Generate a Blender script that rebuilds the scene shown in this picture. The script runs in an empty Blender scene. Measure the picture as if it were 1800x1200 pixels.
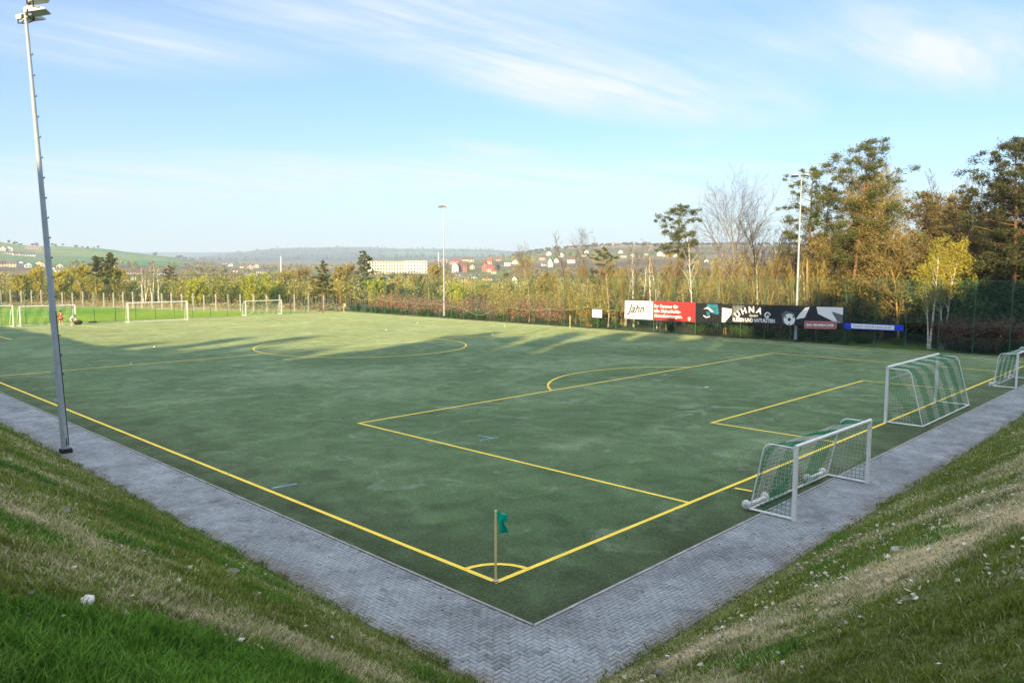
import bpy, math, random
import numpy as np
from mathutils import Matrix, Vector
random.seed(7); rng = np.random.default_rng(7)
SC = bpy.context.scene
COL = SC.collection
R = math.radians

# ------------------------------------------------------------------ camera
CP = np.array([-11.2848, -11.3442, 6.7063]); FPX = 1346.257
YAW, PIT, ROL = 0.7676, 0.0930, 0.0023
def _basis():
    cy, sy, cp, sp = math.cos(YAW), math.sin(YAW), math.cos(PIT), math.sin(PIT)
    f = np.array([cy*cp, sy*cp, -sp]); r = np.array([sy, -cy, 0.]); u = np.cross(r, f)
    cr, sr = math.cos(ROL), math.sin(ROL)
    return cr*r + sr*u, cr*u - sr*r, f
CR, CU, CF = _basis()
HZ = 474.4
def ray(px, py):
    d = CF + (px-900)/FPX*CR - (py-600)/FPX*CU
    return d/np.linalg.norm(d)
def on_ground(px, py, z=0.0):
    d = ray(px, py); return CP + d*((z-CP[2])/d[2])
def on_x(px, py, X):
    d = ray(px, py); return CP + d*((X-CP[0])/d[0])
def on_y(px, py, Y):
    d = ray(px, py); return CP + d*((Y-CP[1])/d[1])
def at_r(px, r):
    d = ray(px, HZ); h = d[:2]/np.linalg.norm(d[:2]); return CP[:2] + h*r
def z_at(px, py, x, y):
    d = ray(px, py); h = math.hypot(x-CP[0], y-CP[1]); return CP[2] + d[2]/math.hypot(d[0], d[1])*h
cam = bpy.data.cameras.new('camera'); cam.lens = FPX/1800*36; cam.sensor_width = 36
cam.clip_start = .1; cam.clip_end = 30000
co = bpy.data.objects.new('camera', cam); COL.objects.link(co); SC.camera = co
M = Matrix.Identity(4)
for i in range(3):
    M[i][0], M[i][1], M[i][2], M[i][3] = CR[i], CU[i], -CF[i], CP[i]
co.matrix_world = M

# ------------------------------------------------------------------ mesh helpers
class NB:
    """collects quads and triangles into one mesh"""
    def __init__(s): s.v = []; s.f = []; s.n = 0; s.c = []
    def add(s, v, faces, smooth=False, mi=0, col=None):
        v = np.asarray(v, float).reshape(-1, 3)
        for f in (faces if isinstance(faces, list) else [faces]):
            f = np.asarray(f, np.int64)
            if f.size: s.f.append((f + s.n, smooth, mi))
        s.v.append(v); s.n += len(v)
        if col is not None: s.c.append(np.broadcast_to(np.asarray(col, float), (len(v), 3)))
        return s
    BQ = np.array([[0,3,2,1],[4,5,6,7],[0,1,5,4],[1,2,6,5],[2,3,7,6],[3,0,4,7]])
    def box(s, c, size, rot=None, mi=0):
        h = np.array(size)/2
        v = np.array([[-1,-1,-1],[1,-1,-1],[1,1,-1],[-1,1,-1],[-1,-1,1],[1,-1,1],[1,1,1],[-1,1,1]])*h
        if rot is not None: v = v @ np.array(rot).T
        return s.add(v + np.array(c), s.BQ, mi=mi)
    def box2(s, a, b, mi=0):
        a, b = np.array(a, float), np.array(b, float); return s.box((a+b)/2, np.abs(b-a), mi=mi)
    def tube(s, pts, rad, n=6, caps=True, smooth=True, mi=0, col=None):
        P = np.asarray(pts, float); k = len(P); rad = np.broadcast_to(np.asarray(rad, float), (k,))
        T = np.gradient(P, axis=0); T /= np.linalg.norm(T, axis=1)[:, None] + 1e-12
        ref = np.array([0, 0, 1.]) if abs(T.mean(0)[2]) < .8*np.linalg.norm(T.mean(0)) else np.array([1., 0, 0])
        A = np.cross(T, ref); A /= np.linalg.norm(A, axis=1)[:, None] + 1e-12
        B = np.cross(A, T)
        a = np.linspace(0, 2*math.pi, n, endpoint=False)
        ring = (np.cos(a)[None, :, None]*A[:, None] - np.sin(a)[None, :, None]*B[:, None])*rad[:, None, None]
        V = (P[:, None] + ring).reshape(-1, 3)
        i = np.arange(k-1)[:, None]*n; j = np.arange(n)[None]; j2 = (j+1) % n
        q = np.stack([i+j, i+j2, i+n+j2, i+n+j], -1).reshape(-1, 4)[:, ::-1]
        s.add(V, q, smooth, mi, col)
        if caps and n >= 3:
            for o, c, flip in ((0, P[0], 0), ((k-1)*n, P[-1], 1)):
                V2 = np.vstack([V[o:o+n], c[None]])
                t = np.array([[m, (m+1) % n, n] for m in range(n)])
                s.add(V2, t if not flip else t[:, ::-1], False, mi, col)
        return s
    def lathe(s, prof, c=(0,0,0), n=16, smooth=True, mi=0):
        prof = np.array(prof, float); a = np.linspace(0, 2*math.pi, n, endpoint=False)
        V = np.stack([prof[:, 0:1]*np.cos(a), prof[:, 0:1]*np.sin(a), np.repeat(prof[:, 1:2], n, 1)], -1).reshape(-1, 3)+np.array(c)
        i = np.arange(len(prof)-1)[:, None]*n; j = np.arange(n)[None]; j2 = (j+1) % n
        return s.add(V, np.stack([i+j, i+j2, i+n+j2, i+n+j], -1).reshape(-1, 4), smooth, mi)
    def grid(s, P, smooth=True, mi=0, flip=False, col=None):
        P = np.asarray(P, float); a, b = P.shape[:2]
        i = np.arange(a-1)[:, None]*b; j = np.arange(b-1)[None]
        q = np.stack([i+j, i+b+j, i+b+j+1, i+j+1], -1).reshape(-1, 4)
        return s.add(P.reshape(-1, 3), q[:, ::-1] if flip else q, smooth, mi, None if col is None else np.asarray(col).reshape(-1, 3))
    def poly_prism(s, pts2, z0, z1, frame=None, mi=0):
        """extruded convex outline (fan caps); frame maps (a,b,h)->xyz"""
        p = np.array(pts2, float); n = len(p)
        lo = np.c_[p, np.full(n, z0)]; hi = np.c_[p, np.full(n, z1)]
        V = np.vstack([lo, hi, [[*p.mean(0), z0]], [[*p.mean(0), z1]]])
        if frame is not None: V = V @ np.array(frame)
        j = np.arange(n); j2 = (j+1) % n
        q = np.stack([j, j2, n+j2, n+j], -1)
        t = np.vstack([np.stack([j2, j, np.full(n, 2*n)], -1), np.stack([n+j, n+j2, np.full(n, 2*n+1)], -1)])
        return s.add(V, [q, t], False, mi)
    def leaves(s, C, size, aspect=1., up=None, mi=0, col=None):
        """one randomly turned quad at each centre"""
        C = np.asarray(C, float); n = len(C)
        if not n: return s
        size = np.broadcast_to(np.asarray(size, float), (n,))
        A = rng.normal(size=(n, 3)); B = rng.normal(size=(n, 3))
        if up is not None: A[:, 2] *= up; B[:, 2] *= up
        A /= np.linalg.norm(A, axis=1)[:, None]+1e-9
        B -= (A*B).sum(1)[:, None]*A; B /= np.linalg.norm(B, axis=1)[:, None]+1e-9
        A *= size[:, None]/2; B *= size[:, None]/2*aspect
        V = np.stack([C-A-B, C+A-B, C+A+B, C-A+B], 1).reshape(-1, 3)
        c = None if col is None else np.repeat(np.broadcast_to(col, (n, 3)), 4, 0)
        return s.add(V, np.arange(4*n).reshape(-1, 4), False, mi, c)
    def mesh(s, name, mats):
        me = bpy.data.meshes.new(name)
        V = np.vstack(s.v) if s.v else np.zeros((0, 3))
        me.vertices.add(len(V)); me.vertices.foreach_set('co', V.astype(np.float32).ravel())
        tot = np.concatenate([np.full(len(f), f.shape[1]) for f, _, _ in s.f]); idx = np.concatenate([f.ravel() for f, _, _ in s.f])
        sm = np.concatenate([np.full(len(f), b) for f, b, _ in s.f]); mi = np.concatenate([np.full(len(f), m) for f, _, m in s.f])
        me.loops.add(len(idx)); me.loops.foreach_set('vertex_index', idx.astype(np.int32))
        me.polygons.add(len(tot)); st = np.concatenate([[0], np.cumsum(tot)[:-1]])
        me.polygons.foreach_set('loop_start', st.astype(np.int32)); me.polygons.foreach_set('loop_total', tot.astype(np.int32))
        me.polygons.foreach_set('use_smooth', sm.astype(bool)); me.polygons.foreach_set('material_index', mi.astype(np.int32))
        if s.c:
            c = np.vstack(s.c)
            if len(c) == len(V):
                at = me.attributes.new('col', 'FLOAT_COLOR', 'POINT')
                at.data.foreach_set('color', np.c_[c, np.ones(len(c))].astype(np.float32).ravel())
        for m in (mats if isinstance(mats, (list, tuple)) else [mats]): me.materials.append(m)
        me.update(calc_edges=True); me.validate()
        return me
    def build(s, name, mats, parent=None, loc=(0, 0, 0), rz=0):
        o = bpy.data.objects.new(name, s.mesh(name, mats)); COL.objects.link(o)
        o.location = loc; o.rotation_euler = (0, 0, rz)
        if parent is not None: o.parent = parent
        return o
def tag(o, label=None, cat=None, group=None, kind=None):
    if label: o['label'] = label
    if cat: o['category'] = cat
    if group: o['group'] = group
    if kind: o['kind'] = kind
    return o
def thing(name, loc, label, cat, group=None, rz=0):
    o = bpy.data.objects.new(name, None); COL.objects.link(o); o.empty_display_size = .3
    o.location = loc; o.rotation_euler = (0, 0, rz)
    return tag(o, label, cat, group)
def dup(root, loc, rz=0, scale=1., label=None, group=None):
    c = root.copy(); COL.objects.link(c); c.location = loc; c.rotation_euler = (0, 0, rz); c.scale = (scale,)*3 if np.isscalar(scale) else scale
    if label: c['label'] = label
    if group: c['group'] = group
    for ch in list(root.children):
        d = ch.copy(); COL.objects.link(d); d.parent = c
        for g in list(ch.children):
            e = g.copy(); COL.objects.link(e); e.parent = d
    return c
def vnoise(x, y, seed=0):
    """smooth value noise 0..1"""
    x = np.asarray(x, float); y = np.asarray(y, float)
    xi, yi = np.floor(x).astype(np.int64), np.floor(y).astype(np.int64); fx, fy = x-xi, y-yi
    fx = fx*fx*(3-2*fx); fy = fy*fy*(3-2*fy)
    def h(a, b):
        n = (a*374761393 + b*668265263 + seed*974634541) & 0x7fffffff
        n = ((n ^ (n >> 13))*1274126177) & 0x7fffffff
        return ((n ^ (n >> 16)) & 0xffff)/65535.
    return (h(xi, yi)*(1-fx)+h(xi+1, yi)*fx)*(1-fy) + (h(xi, yi+1)*(1-fx)+h(xi+1, yi+1)*fx)*fy
def fbm(x, y, seed=0, o=4):
    s = 0; a = .5; t = 0
    for k in range(o):
        s = s + a*vnoise(np.asarray(x)*2**k, np.asarray(y)*2**k, seed+k); t += a; a *= .5
    return s/t
def sstep(a, b, x):
    t = np.clip((np.asarray(x, float)-a)/(b-a), 0, 1); return t*t*(3-2*t)

# ------------------------------------------------------------------ materials
class NT:
    def __init__(s, nt): s.nt = nt; s.L = nt.links
    def n(s, t, **k):
        nd = s.nt.nodes.new(t)
        for a, b in k.items():
            if a.startswith('i_'):
                key = a[2:]; key = int(key) if key.isdigit() else key.replace('_', ' ')
                nd.inputs[key].default_value = b
            else: setattr(nd, a, b)
        return nd
    def l(s, a, b): s.L.new(a, b)
    def mix(s, f, a, b, mode='MIX'):
        m = s.n('ShaderNodeMix', data_type='RGBA', blend_type=mode)
        for k, v in ((0, f), (6, a), (7, b)):
            if hasattr(v, 'is_linked') or hasattr(v, 'links'): s.l(v, m.inputs[k])
            elif k == 0: m.inputs[0].default_value = v
            else: m.inputs[k].default_value = (*v[:3], 1)
        return m.outputs[2]
    def math(s, op, a, b=0., clamp=False):
        m = s.n('ShaderNodeMath', operation=op, use_clamp=clamp)
        for k, v in ((0, a), (1, b)):
            if hasattr(v, 'links'): s.l(v, m.inputs[k])
            else: m.inputs[k].default_value = v
        return m.outputs[0]
    def ramp(s, x, stops):
        r = s.n('ShaderNodeValToRGB'); e = r.color_ramp.elements
        while len(e) < len(stops): e.new(.5)
        for i, (p, c) in enumerate(stops):
            e[i].position = p; e[i].color = (*c[:3], 1) if not np.isscalar(c) else (c, c, c, 1)
        s.l(x, r.inputs[0]); return r.outputs[0]
    def noise(s, vec, scale, detail=3, rough=.55, dist=0.):
        n = s.n('ShaderNodeTexNoise'); n.inputs['Scale'].default_value = scale; n.inputs['Detail'].default_value = detail
        n.inputs['Roughness'].default_value = rough; n.inputs['Distortion'].default_value = dist
        s.l(vec, n.inputs['Vector']); return n.outputs[0]
def newmat(name):
    m = bpy.data.materials.new(name); m.use_nodes = True; t = NT(m.node_tree); b = m.node_tree.nodes['Principled BSDF']
    return m, t, b
def plain(name, col, rough=.6, metal=0., var=.12, scale=6., bump=0., spec=.4):
    m, t, b = newmat(name)
    geo = t.n('ShaderNodeTexCoord').outputs['Object']
    n = t.noise(geo, scale, 5, .6)
    f = t.ramp(n, [(.3, 1-var*1.6), (.7, 1+var*.0+.0)])
    t.l(t.mix(1., col, f, 'MULTIPLY'), b.inputs['Base Color'])
    b.inputs['Roughness'].default_value = rough; b.inputs['Metallic'].default_value = metal; b.inputs['Specular IOR Level'].default_value = spec
    if bump:
        bp = t.n('ShaderNodeBump'); bp.inputs['Strength'].default_value = bump; bp.inputs['Distance'].default_value = .02
        t.l(t.noise(geo, scale*4, 4), bp.inputs['Height']); t.l(bp.outputs[0], b.inputs['Normal'])
    return m
def leafmat(name, c1, c2, c3=None, trans=.25, use_col=False):
    """foliage: each leaf or twig takes its own tone between the given colours"""
    m, t, b = newmat(name)
    g = t.n('ShaderNodeNewGeometry'); rnd = g.outputs['Random Per Island']
    stops = [(0., c1), (1., c2)] if c3 is None else [(0., c1), (.6, c2), (1., c3)]
    c = t.ramp(rnd, stops)
    if use_col:
        a = t.n('ShaderNodeAttribute', attribute_name='col'); c = t.mix(.75, c, a.outputs['Color'])
    big = t.noise(g.outputs['Position'], .35, 2)
    c = t.mix(1., c, t.ramp(big, [(.3, .72), (.7, 1.15)]), 'MULTIPLY')
    t.l(c, b.inputs['Base Color']); b.inputs['Roughness'].default_value = .75; b.inputs['Specular IOR Level'].default_value = .15
    if trans:
        tr = t.n('ShaderNodeBsdfTranslucent'); t.l(c, tr.inputs[0]); mx = t.n('ShaderNodeMixShader'); mx.inputs[0].default_value = trans
        t.l(b.outputs[0], mx.inputs[1]); t.l(tr.outputs[0], mx.inputs[2])
        t.l(mx.outputs[0], m.node_tree.nodes['Material Output'].inputs[0])
    return m
def barkmat(name, c1, c2, scale=3., zs=.25):
    m, t, b = newmat(name)
    mp = t.n('ShaderNodeMapping'); mp.inputs['Scale'].default_value = (1, 1, zs)
    t.l(t.n('ShaderNodeTexCoord').outputs['Object'], mp.inputs[0])
    t.l(t.ramp(t.noise(mp.outputs[0], scale, 5, .65), [(.3, c1), (.7, c2)]), b.inputs['Base Color'])
    b.inputs['Roughness'].default_value = .9; b.inputs['Specular IOR Level'].default_value = .1
    return m

WHITE = plain('white_aluminium', (.78, .80, .80), .38, .0, .10, 3., spec=.5)
GALV = plain('galvanised_steel', (.40, .465, .52), .5, .1, .14, 4.)
BLACK = plain('black_rubber', (.02, .02, .022), .7)
DARKM = plain('dark_metal', (.05, .055, .06), .5, .3)
GLASS = plain('lamp_glass', (.55, .57, .58), .12, 0., .05)
GREENM = plain('green_painted_steel', (.035, .13, .07), .5)
GREENN = plain('green_netting', (.07, .20, .12), .8)
NETW = plain('white_net_cord', (.66, .68, .62), .9)
NETG = plain('green_net_cord', (.015, .27, .12), .9)
CONC = plain('pale_concrete', (.55, .53, .50), .9, 0, .3, 3.)
def wornpaint():
    m, t, b = newmat('yellow_line_paint'); pos = t.n('ShaderNodeNewGeometry').outputs['Position']
    wear = t.ramp(t.noise(pos, 30., 5, .8), [(.52, 0.), (.70, .62)]); wear = t.math('MULTIPLY', wear, t.ramp(t.noise(pos, .7, 4, .6), [(.35, .35), (.65, 1.)]))
    c = t.mix(wear, t.mix(1., (.90, .67, .10), t.ramp(t.noise(pos, 1.1, 4, .6), [(.3, .80), (.7, 1.05)]), 'MULTIPLY'), (.12, .17, .05))
    t.l(c, b.inputs['Base Color']); b.inputs['Roughness'].default_value = .9; b.inputs['Specular IOR Level'].default_value = .1; return m
YELL = wornpaint()
BLUEL = plain('pale_blue_line_paint', (.22, .42, .48), .9, 0, .4, 2.)

# ------------------------------------------------------------------ light
SUN_AZ, SUN_EL = 25., 11.            # direction the light travels (from +X, anticlockwise); height
u = Vector((math.cos(R(SUN_AZ))*math.cos(R(SUN_EL)), math.sin(R(SUN_AZ))*math.cos(R(SUN_EL)), -math.sin(R(SUN_EL))))
sl = bpy.data.lights.new('sun', 'SUN'); sl.energy = 5.0; sl.angle = R(.53); sl.color = (1., .77, .40)
so = bpy.data.objects.new('sun', sl); COL.objects.link(so); so.rotation_euler = u.to_track_quat('-Z', 'Y').to_euler(); so.location = (0, 0, 60)
W = bpy.data.worlds.new("World"); SC.world = W; W.use_nodes = True
t = NT(W.node_tree); bg = W.node_tree.nodes['Background']
sky = t.n('ShaderNodeTexSky', sky_type='NISHITA', sun_disc=False)
sky.sun_elevation = R(SUN_EL); sky.sun_rotation = R(90-(SUN_AZ+180)) % (2*math.pi)
sky.air_density = 1.0; sky.dust_density = .25; sky.ozone_density = 2.6; sky.altitude = 400
tc = t.n('ShaderNodeTexCoord').outputs['Generated']
sep = t.n('ShaderNodeSeparateXYZ'); t.l(tc, sep.inputs[0])
zz = t.math('MAXIMUM', sep.outputs[2], .035)
pl = t.n('ShaderNodeCombineXYZ'); t.l(t.math('DIVIDE', sep.outputs[0], zz), pl.inputs[0]); t.l(t.math('DIVIDE', sep.outputs[1], zz), pl.inputs[1])
def cmap(rot, sc_, loc=(0, 0, 0)):
    m = t.n('ShaderNodeMapping'); m.inputs['Rotation'].default_value = (0, 0, R(rot)); m.inputs['Scale'].default_value = (*sc_, 1); m.inputs['Location'].default_value = loc
    t.l(pl.outputs[0], m.inputs[0]); return m.outputs[0]
def blob(x, y, rx, ry, rot):
    """soft cloud-field patch on the high cloud layer"""
    m = t.n('ShaderNodeMapping', vector_type='TEXTURE'); m.inputs['Location'].default_value = (x, y, 0); m.inputs['Rotation'].default_value = (0, 0, R(rot)); m.inputs['Scale'].default_value = (rx, ry, 1)
    t.l(pl.outputs[0], m.inputs[0]); ln = t.n('ShaderNodeVectorMath', operation='LENGTH'); t.l(m.outputs[0], ln.inputs[0])
    return t.math('SUBTRACT', 1., ln.outputs['Value'], True)
wisps = t.ramp(t.noise(cmap(15, (.45, 1.5)), 1.0, 9, .60, 1.0), [(.28, 0.), (.78, 1.)])
fib = t.ramp(t.noise(cmap(8, (.8, 5.), (3, 1, 0)), 1.4, 7, .6, .6), [(.30, .42), (.76, 1.)])
mask = t.math('ADD', blob(3.0, 2.45, 2.6, .95, 5), t.math('MULTIPLY', blob(4.0, 1.1, 1.6, .7, -10), .8))
mask = t.math('ADD', mask, t.math('MULTIPLY', blob(5.4, 3.2, .5, .25, 40), .6))
mask = t.math('ADD', mask, t.math('MULTIPLY', blob(1.4, 3.6, .8, 1.4, 40), .5))
mask = t.math('ADD', mask, t.math('MULTIPLY', blob(5.2, 6.6, 4.5, 2.2, -38), .9))
mask = t.math('ADD', mask, t.math('MULTIPLY', blob(3.4, 11, 5.5, 3.5, -38), .8))
mask = t.math('ADD', mask, t.math('MULTIPLY', blob(9.5, 5.4, 4.5, 3.2, -38), .7))
mask = t.math('ADD', mask, t.math('MULTIPLY', blob(3.8, 2.75, 1.7, .75, -18), .50)); mask = t.math('ADD', mask, t.math('MULTIPLY', blob(3.9, 1.15, 1.2, .6, -5), .35)); mask = t.math('ADD', mask, t.math('MULTIPLY', blob(4.6, 4.6, .9, .35, 0), .55)); mask = t.math('ADD', mask, t.math('MULTIPLY', blob(7.1, 3.6, 1.6, .6, -20), .7))
cl = t.math('MULTIPLY', t.math('MULTIPLY', wisps, fib), t.math('MULTIPLY', mask, 2.5), True)
# unseen bright cloud sheet overhead, added as fill light for the shade
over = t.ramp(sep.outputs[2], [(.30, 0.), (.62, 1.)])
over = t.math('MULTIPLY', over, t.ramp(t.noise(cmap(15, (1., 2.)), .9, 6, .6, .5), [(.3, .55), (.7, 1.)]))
veil = t.ramp(sep.outputs[2], [(0., .88), (.055, .60), (.11, .30), (.28, .20)])
hs = t.n('ShaderNodeHueSaturation'); hs.inputs['Saturation'].default_value = 1.12; t.l(sky.outputs[0], hs.inputs['Color'])
skyc = t.mix(1., hs.outputs[0], (.80, .90, 1.10), 'MULTIPLY')
skyc = t.mix(veil, skyc, (2.55, 2.88, 3.4))
skyc = t.mix(cl, skyc, (3.6, 3.85, 4.05))
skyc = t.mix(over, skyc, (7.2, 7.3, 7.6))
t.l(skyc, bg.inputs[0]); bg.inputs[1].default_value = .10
SC.view_settings.view_transform = 'Standard'; SC.view_settings.look = 'None'; SC.view_settings.exposure = 1.36; SC.view_settings.gamma = 1
SC.render.engine = 'CYCLES'; SC.cycles.use_denoising = True; SC.cycles.max_bounces = 6; SC.cycles.transparent_max_bounces = 6
try: SC.cycles.denoiser = 'OPENIMAGEDENOISE'
except Exception: pass
SC.cycles.volume_bounces = 0; SC.cycles.volume_step_rate = 1

# ------------------------------------------------------------------ heights
FW, FL = 56.13, 90.0                     # marked pitch
EX, EY = -3.1, -4.1                      # outer edge of the paved path
def bank_h(x, y):
    x = np.asarray(x, float); y = np.asarray(y, float)
    d = (np.maximum(0, EX-x)**4 + np.maximum(0, EY-y)**4)**.25
    a = .64*d*sstep(-.2, 1.0, d); b = 5.0+.012*d
    k = .7; h = np.clip(.5+.5*(b-a)/k, 0, 1); s = b*(1-h)+a*h-k*h*(1-h)
    return s
PXS = np.array([-900, -300, 0, 60, 100, 180, 250, 300, 340, 400, 450, 490, 550, 600, 640, 700, 780, 860, 900, 940, 980, 1050, 1100, 1150, 1200, 1400, 1800, 2500.])
def tab(d): return np.interp(PXS, [p[0] for p in d], [p[1] for p in d])
RINGS = [(150, tab([(0, 541)])), (260, tab([(0, 549), (1200, 540)])), (420, tab([(0, 507), (600, 503), (1000, 500)])), (650, tab([(0, 491), (500, 490), (900, 481), (1200, 478)])),
         (800, tab([(0, 480), (330, 482), (600, 481), (780, 473), (1000, 465)])), (1000, tab([(0, 467), (300, 468), (400, 476), (600, 476), (780, 467), (900, 460), (1000, 451), (1200, 450)])),
         (1500, tab([(-300, 432), (0, 435), (60, 440), (100, 439), (180, 443), (250, 450), (300, 456), (340, 461), (400, 467), (500, 471), (700, 468), (800, 463), (880, 452), (940, 442), (980, 437), (1050, 432), (1100, 431), (1400, 431), (1800, 434)])),
         (2200, tab([(-300, 438), (100, 446), (300, 460), (400, 466), (700, 464), (880, 455), (980, 445), (1400, 440)])),
         (3200, tab([(-300, 452), (340, 460), (450, 457), (600, 455), (700, 452), (860, 450), (980, 449), (1400, 446)])),
         (4600, tab([(-300, 450), (250, 461), (340, 457), (400, 449), (450, 442), (490, 438), (550, 436.5), (600, 434.5), (640, 434.5), (700, 437), (780, 437), (860, 438), (900, 441), (1000, 443), (1400, 441)])),
         (6500, tab([(-300, 455), (640, 442), (1400, 449)])), (12000, tab([(0, 466)]))]
LR = np.log([r for r, _ in RINGS]); TPY = np.array([p for _, p in RINGS])
def px_of(x, y):
    dx, dy = np.asarray(x)-CP[0], np.asarray(y)-CP[1]
    fw = dx*CF[0]+dy*CF[1]; rt = dx*CR[0]+dy*CR[1]; fw = fw/math.hypot(CF[0], CF[1])
    return np.where(fw > 1e-3, 900+FPX*1.0043*rt/np.maximum(fw, 1e-3), np.where(rt > 0, 9999, -9999)), fw
def far_py(px, r):
    i = np.clip(np.interp(px, PXS, np.arange(len(PXS))), 0, len(PXS)-1.001); j = np.clip(np.interp(np.log(np.maximum(r, 150)), LR, np.arange(len(LR))), 0, len(LR)-1.001)
    i0, j0 = i.astype(int), j.astype(int); fi, fj = i-i0, j-j0; fj = fj*fj*(3-2*fj)*.5+fj*.5
    return (TPY[j0, i0]*(1-fi)+TPY[j0, i0+1]*fi)*(1-fj) + (TPY[j0+1, i0]*(1-fi)+TPY[j0+1, i0+1]*fi)*fj
def ground_h(x, y):
    x = np.asarray(x, float); y = np.asarray(y, float)
    r = np.hypot(x-CP[0], y-CP[1]); px, fw = px_of(x, y)
    zf = CP[2]-(far_py(np.clip(px, -900, 2500), r)-HZ)/FPX*r*.97
    zf = zf + (fbm(x/60, y/60, 3)-.5)*np.clip((r-200)/600, 0, 1)*5
    dout = np.maximum(x-76, .876*x+.481*y-101)
    tt = sstep(0, 70, dout)*np.where(fw > 0, 1, 0)
    flat = np.where((x < EX) | (y < EY), bank_h(x, y), -.06)
    return flat*(1-tt)+zf*tt

# ------------------------------------------------------------------ terrain sheet
def build_terrain():
    azf = np.radians(np.arange(-52, 52.01, .4)) + YAW; azb = np.radians(np.arange(55, 306, 4.)) + YAW
    az = np.concatenate([azf, azb]); rr = [1.5]
    while rr[-1] < 13000: rr.append(rr[-1]*1.032)
    rr = np.array(rr); A, RR = np.meshgrid(az, rr, indexing='ij')
    X = CP[0]+RR*np.cos(A); Y = CP[1]+RR*np.sin(A); Z = ground_h(X, Y)
    inb = ((X < EX+.3) | (Y < EY+.3)) & (X > -60) & (X < 118) & (Y > -60) & (Y < 118)
    Z = np.where(inb, np.minimum(Z, bank_h(X, Y))-.6, Z)
    px, _ = px_of(X, Y)
    n1 = fbm(X/45, Y/45, 11); n2 = fbm(X/220, Y/220, 23); n3 = fbm(X/9, Y/9, 31)
    def C(*c): return np.array(c)[None, None]
    def mixc(a, b, f): return a*(1-f[..., None]) + b*f[..., None]
    brown = mixc(C(.16, .12, .075), C(.20, .165, .07), sstep(.4, .6, n1)); green = mixc(C(.09, .20, .035), C(.16, .25, .06), sstep(.4, .6, n1))
    col = mixc(brown, green, sstep(.56, .66, n2)*.7)
    col = mixc(col, C(.30, .24, .14)+0*col, sstep(.62, .7, fbm(X/120, Y/120, 5))*.6)
    # left hill fields
    lf = sstep(360, 300, px)*sstep(930, 1030, RR)*sstep(2300, 2000, RR)
    band = sstep(1180, 1240, RR)
    fld = mixc(C(.09, .25, .10)+0*col, C(.22, .28, .10)+0*col, band); fld = mixc(fld, C(.12, .25, .09)+0*col, sstep(1370, 1400, RR)*sstep(110, 200, px))
    fld = mixc(fld, C(.22, .2, .1)+0*col, sstep(.6, .64, n2)*.5)
    col = mixc(col, fld, lf)
    # far ridge: woods with a field strip
    fr = sstep(2500, 2900, RR); wood = mixc(C(.055, .065, .05)+0*col, C(.11, .10, .08)+0*col, sstep(.4, .65, n2))
    strip = sstep(3150, 3300, RR)*sstep(4000, 3900, RR)*sstep(640, 720, px+60*(n2-.5))*sstep(1000, 900, px)
    wood = mixc(wood, mixc(C(.07, .22, .10)+0*col, C(.20, .26, .12)+0*col, sstep(3750, 3800, RR)), strip)
    wood = mixc(wood, C(.12, .11, .07)+0*col, sstep(3300, 3000, RR)*sstep(.45, .6, n2))
    col = mixc(col, wood, fr)
    # right ridge field
    col = mixc(col, C(.33, .27, .15)+0*col, sstep(1380, 1420, RR)*sstep(1650, 1600, RR)*sstep(1030, 1060, px))
    # near ground
    near = sstep(190, 150, RR)
    mead = mixc(C(.19, .36, .025)+0*col, C(.28, .40, .035)+0*col, sstep(.35, .65, n3)); mead = mixc(mead, C(.27, .32, .05)+0*col, sstep(.5, .65, n1)*.6)
    d2 = .876*X+.481*Y-101
    mead = mixc(mead, C(.52, .43, .23)+0*col, sstep(-9, -3, d2+4*(n3-.5)))
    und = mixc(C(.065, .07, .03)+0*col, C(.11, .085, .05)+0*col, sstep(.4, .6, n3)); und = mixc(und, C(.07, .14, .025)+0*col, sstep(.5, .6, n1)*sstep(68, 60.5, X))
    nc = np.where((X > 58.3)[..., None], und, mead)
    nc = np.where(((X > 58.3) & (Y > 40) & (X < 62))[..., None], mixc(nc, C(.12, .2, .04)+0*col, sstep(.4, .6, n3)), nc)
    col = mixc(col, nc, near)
    col = np.where((((X < EX) | (Y < EY)) & (RR < 150))[..., None], C(.07, .09, .03), col)
    nb = NB(); na = len(az)
    nb.grid(np.concatenate([np.stack([X, Y, Z], -1), np.stack([X, Y, Z], -1)[:1]], 0), True, 0, True, np.concatenate([col, col[:1]], 0))
    c0 = np.array([[CP[0], CP[1], Z[:, 0].mean()]]); V = np.stack([X[:, 0], Y[:, 0], Z[:, 0]], -1)
    nb.add(np.vstack([V, c0]), np.array([[i, (i+1) % na, na] for i in range(na)]), True, 0, (.07, .09, .03))
    m, t, b = newmat('terrain')
    at = t.n('ShaderNodeAttribute', attribute_name='col').outputs['Color']; pos = t.n('ShaderNodeNewGeometry').outputs['Position']
    f = t.ramp(t.noise(pos, 1.3, 6, .65), [(.3, .66), (.7, 1.2)]); f2 = t.ramp(t.noise(pos, .05, 5, .6), [(.3, .8), (.7, 1.15)])
    t.l(t.mix(1., t.mix(1., at, f, 'MULTIPLY'), f2, 'MULTIPLY'), b.inputs['Base Color']); b.inputs['Roughness'].default_value = .95; b.inputs['Specular IOR Level'].default_value = .1
    bp = t.n('ShaderNodeBump'); bp.inputs['Distance'].default_value = .15; bp.inputs['Strength'].default_value = .6; t.l(t.noise(pos, 3., 5), bp.inputs['Height']); t.l(bp.outputs[0], b.inputs['Normal'])
    tag(nb.build('terrain', m), kind='structure')
build_terrain()

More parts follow.
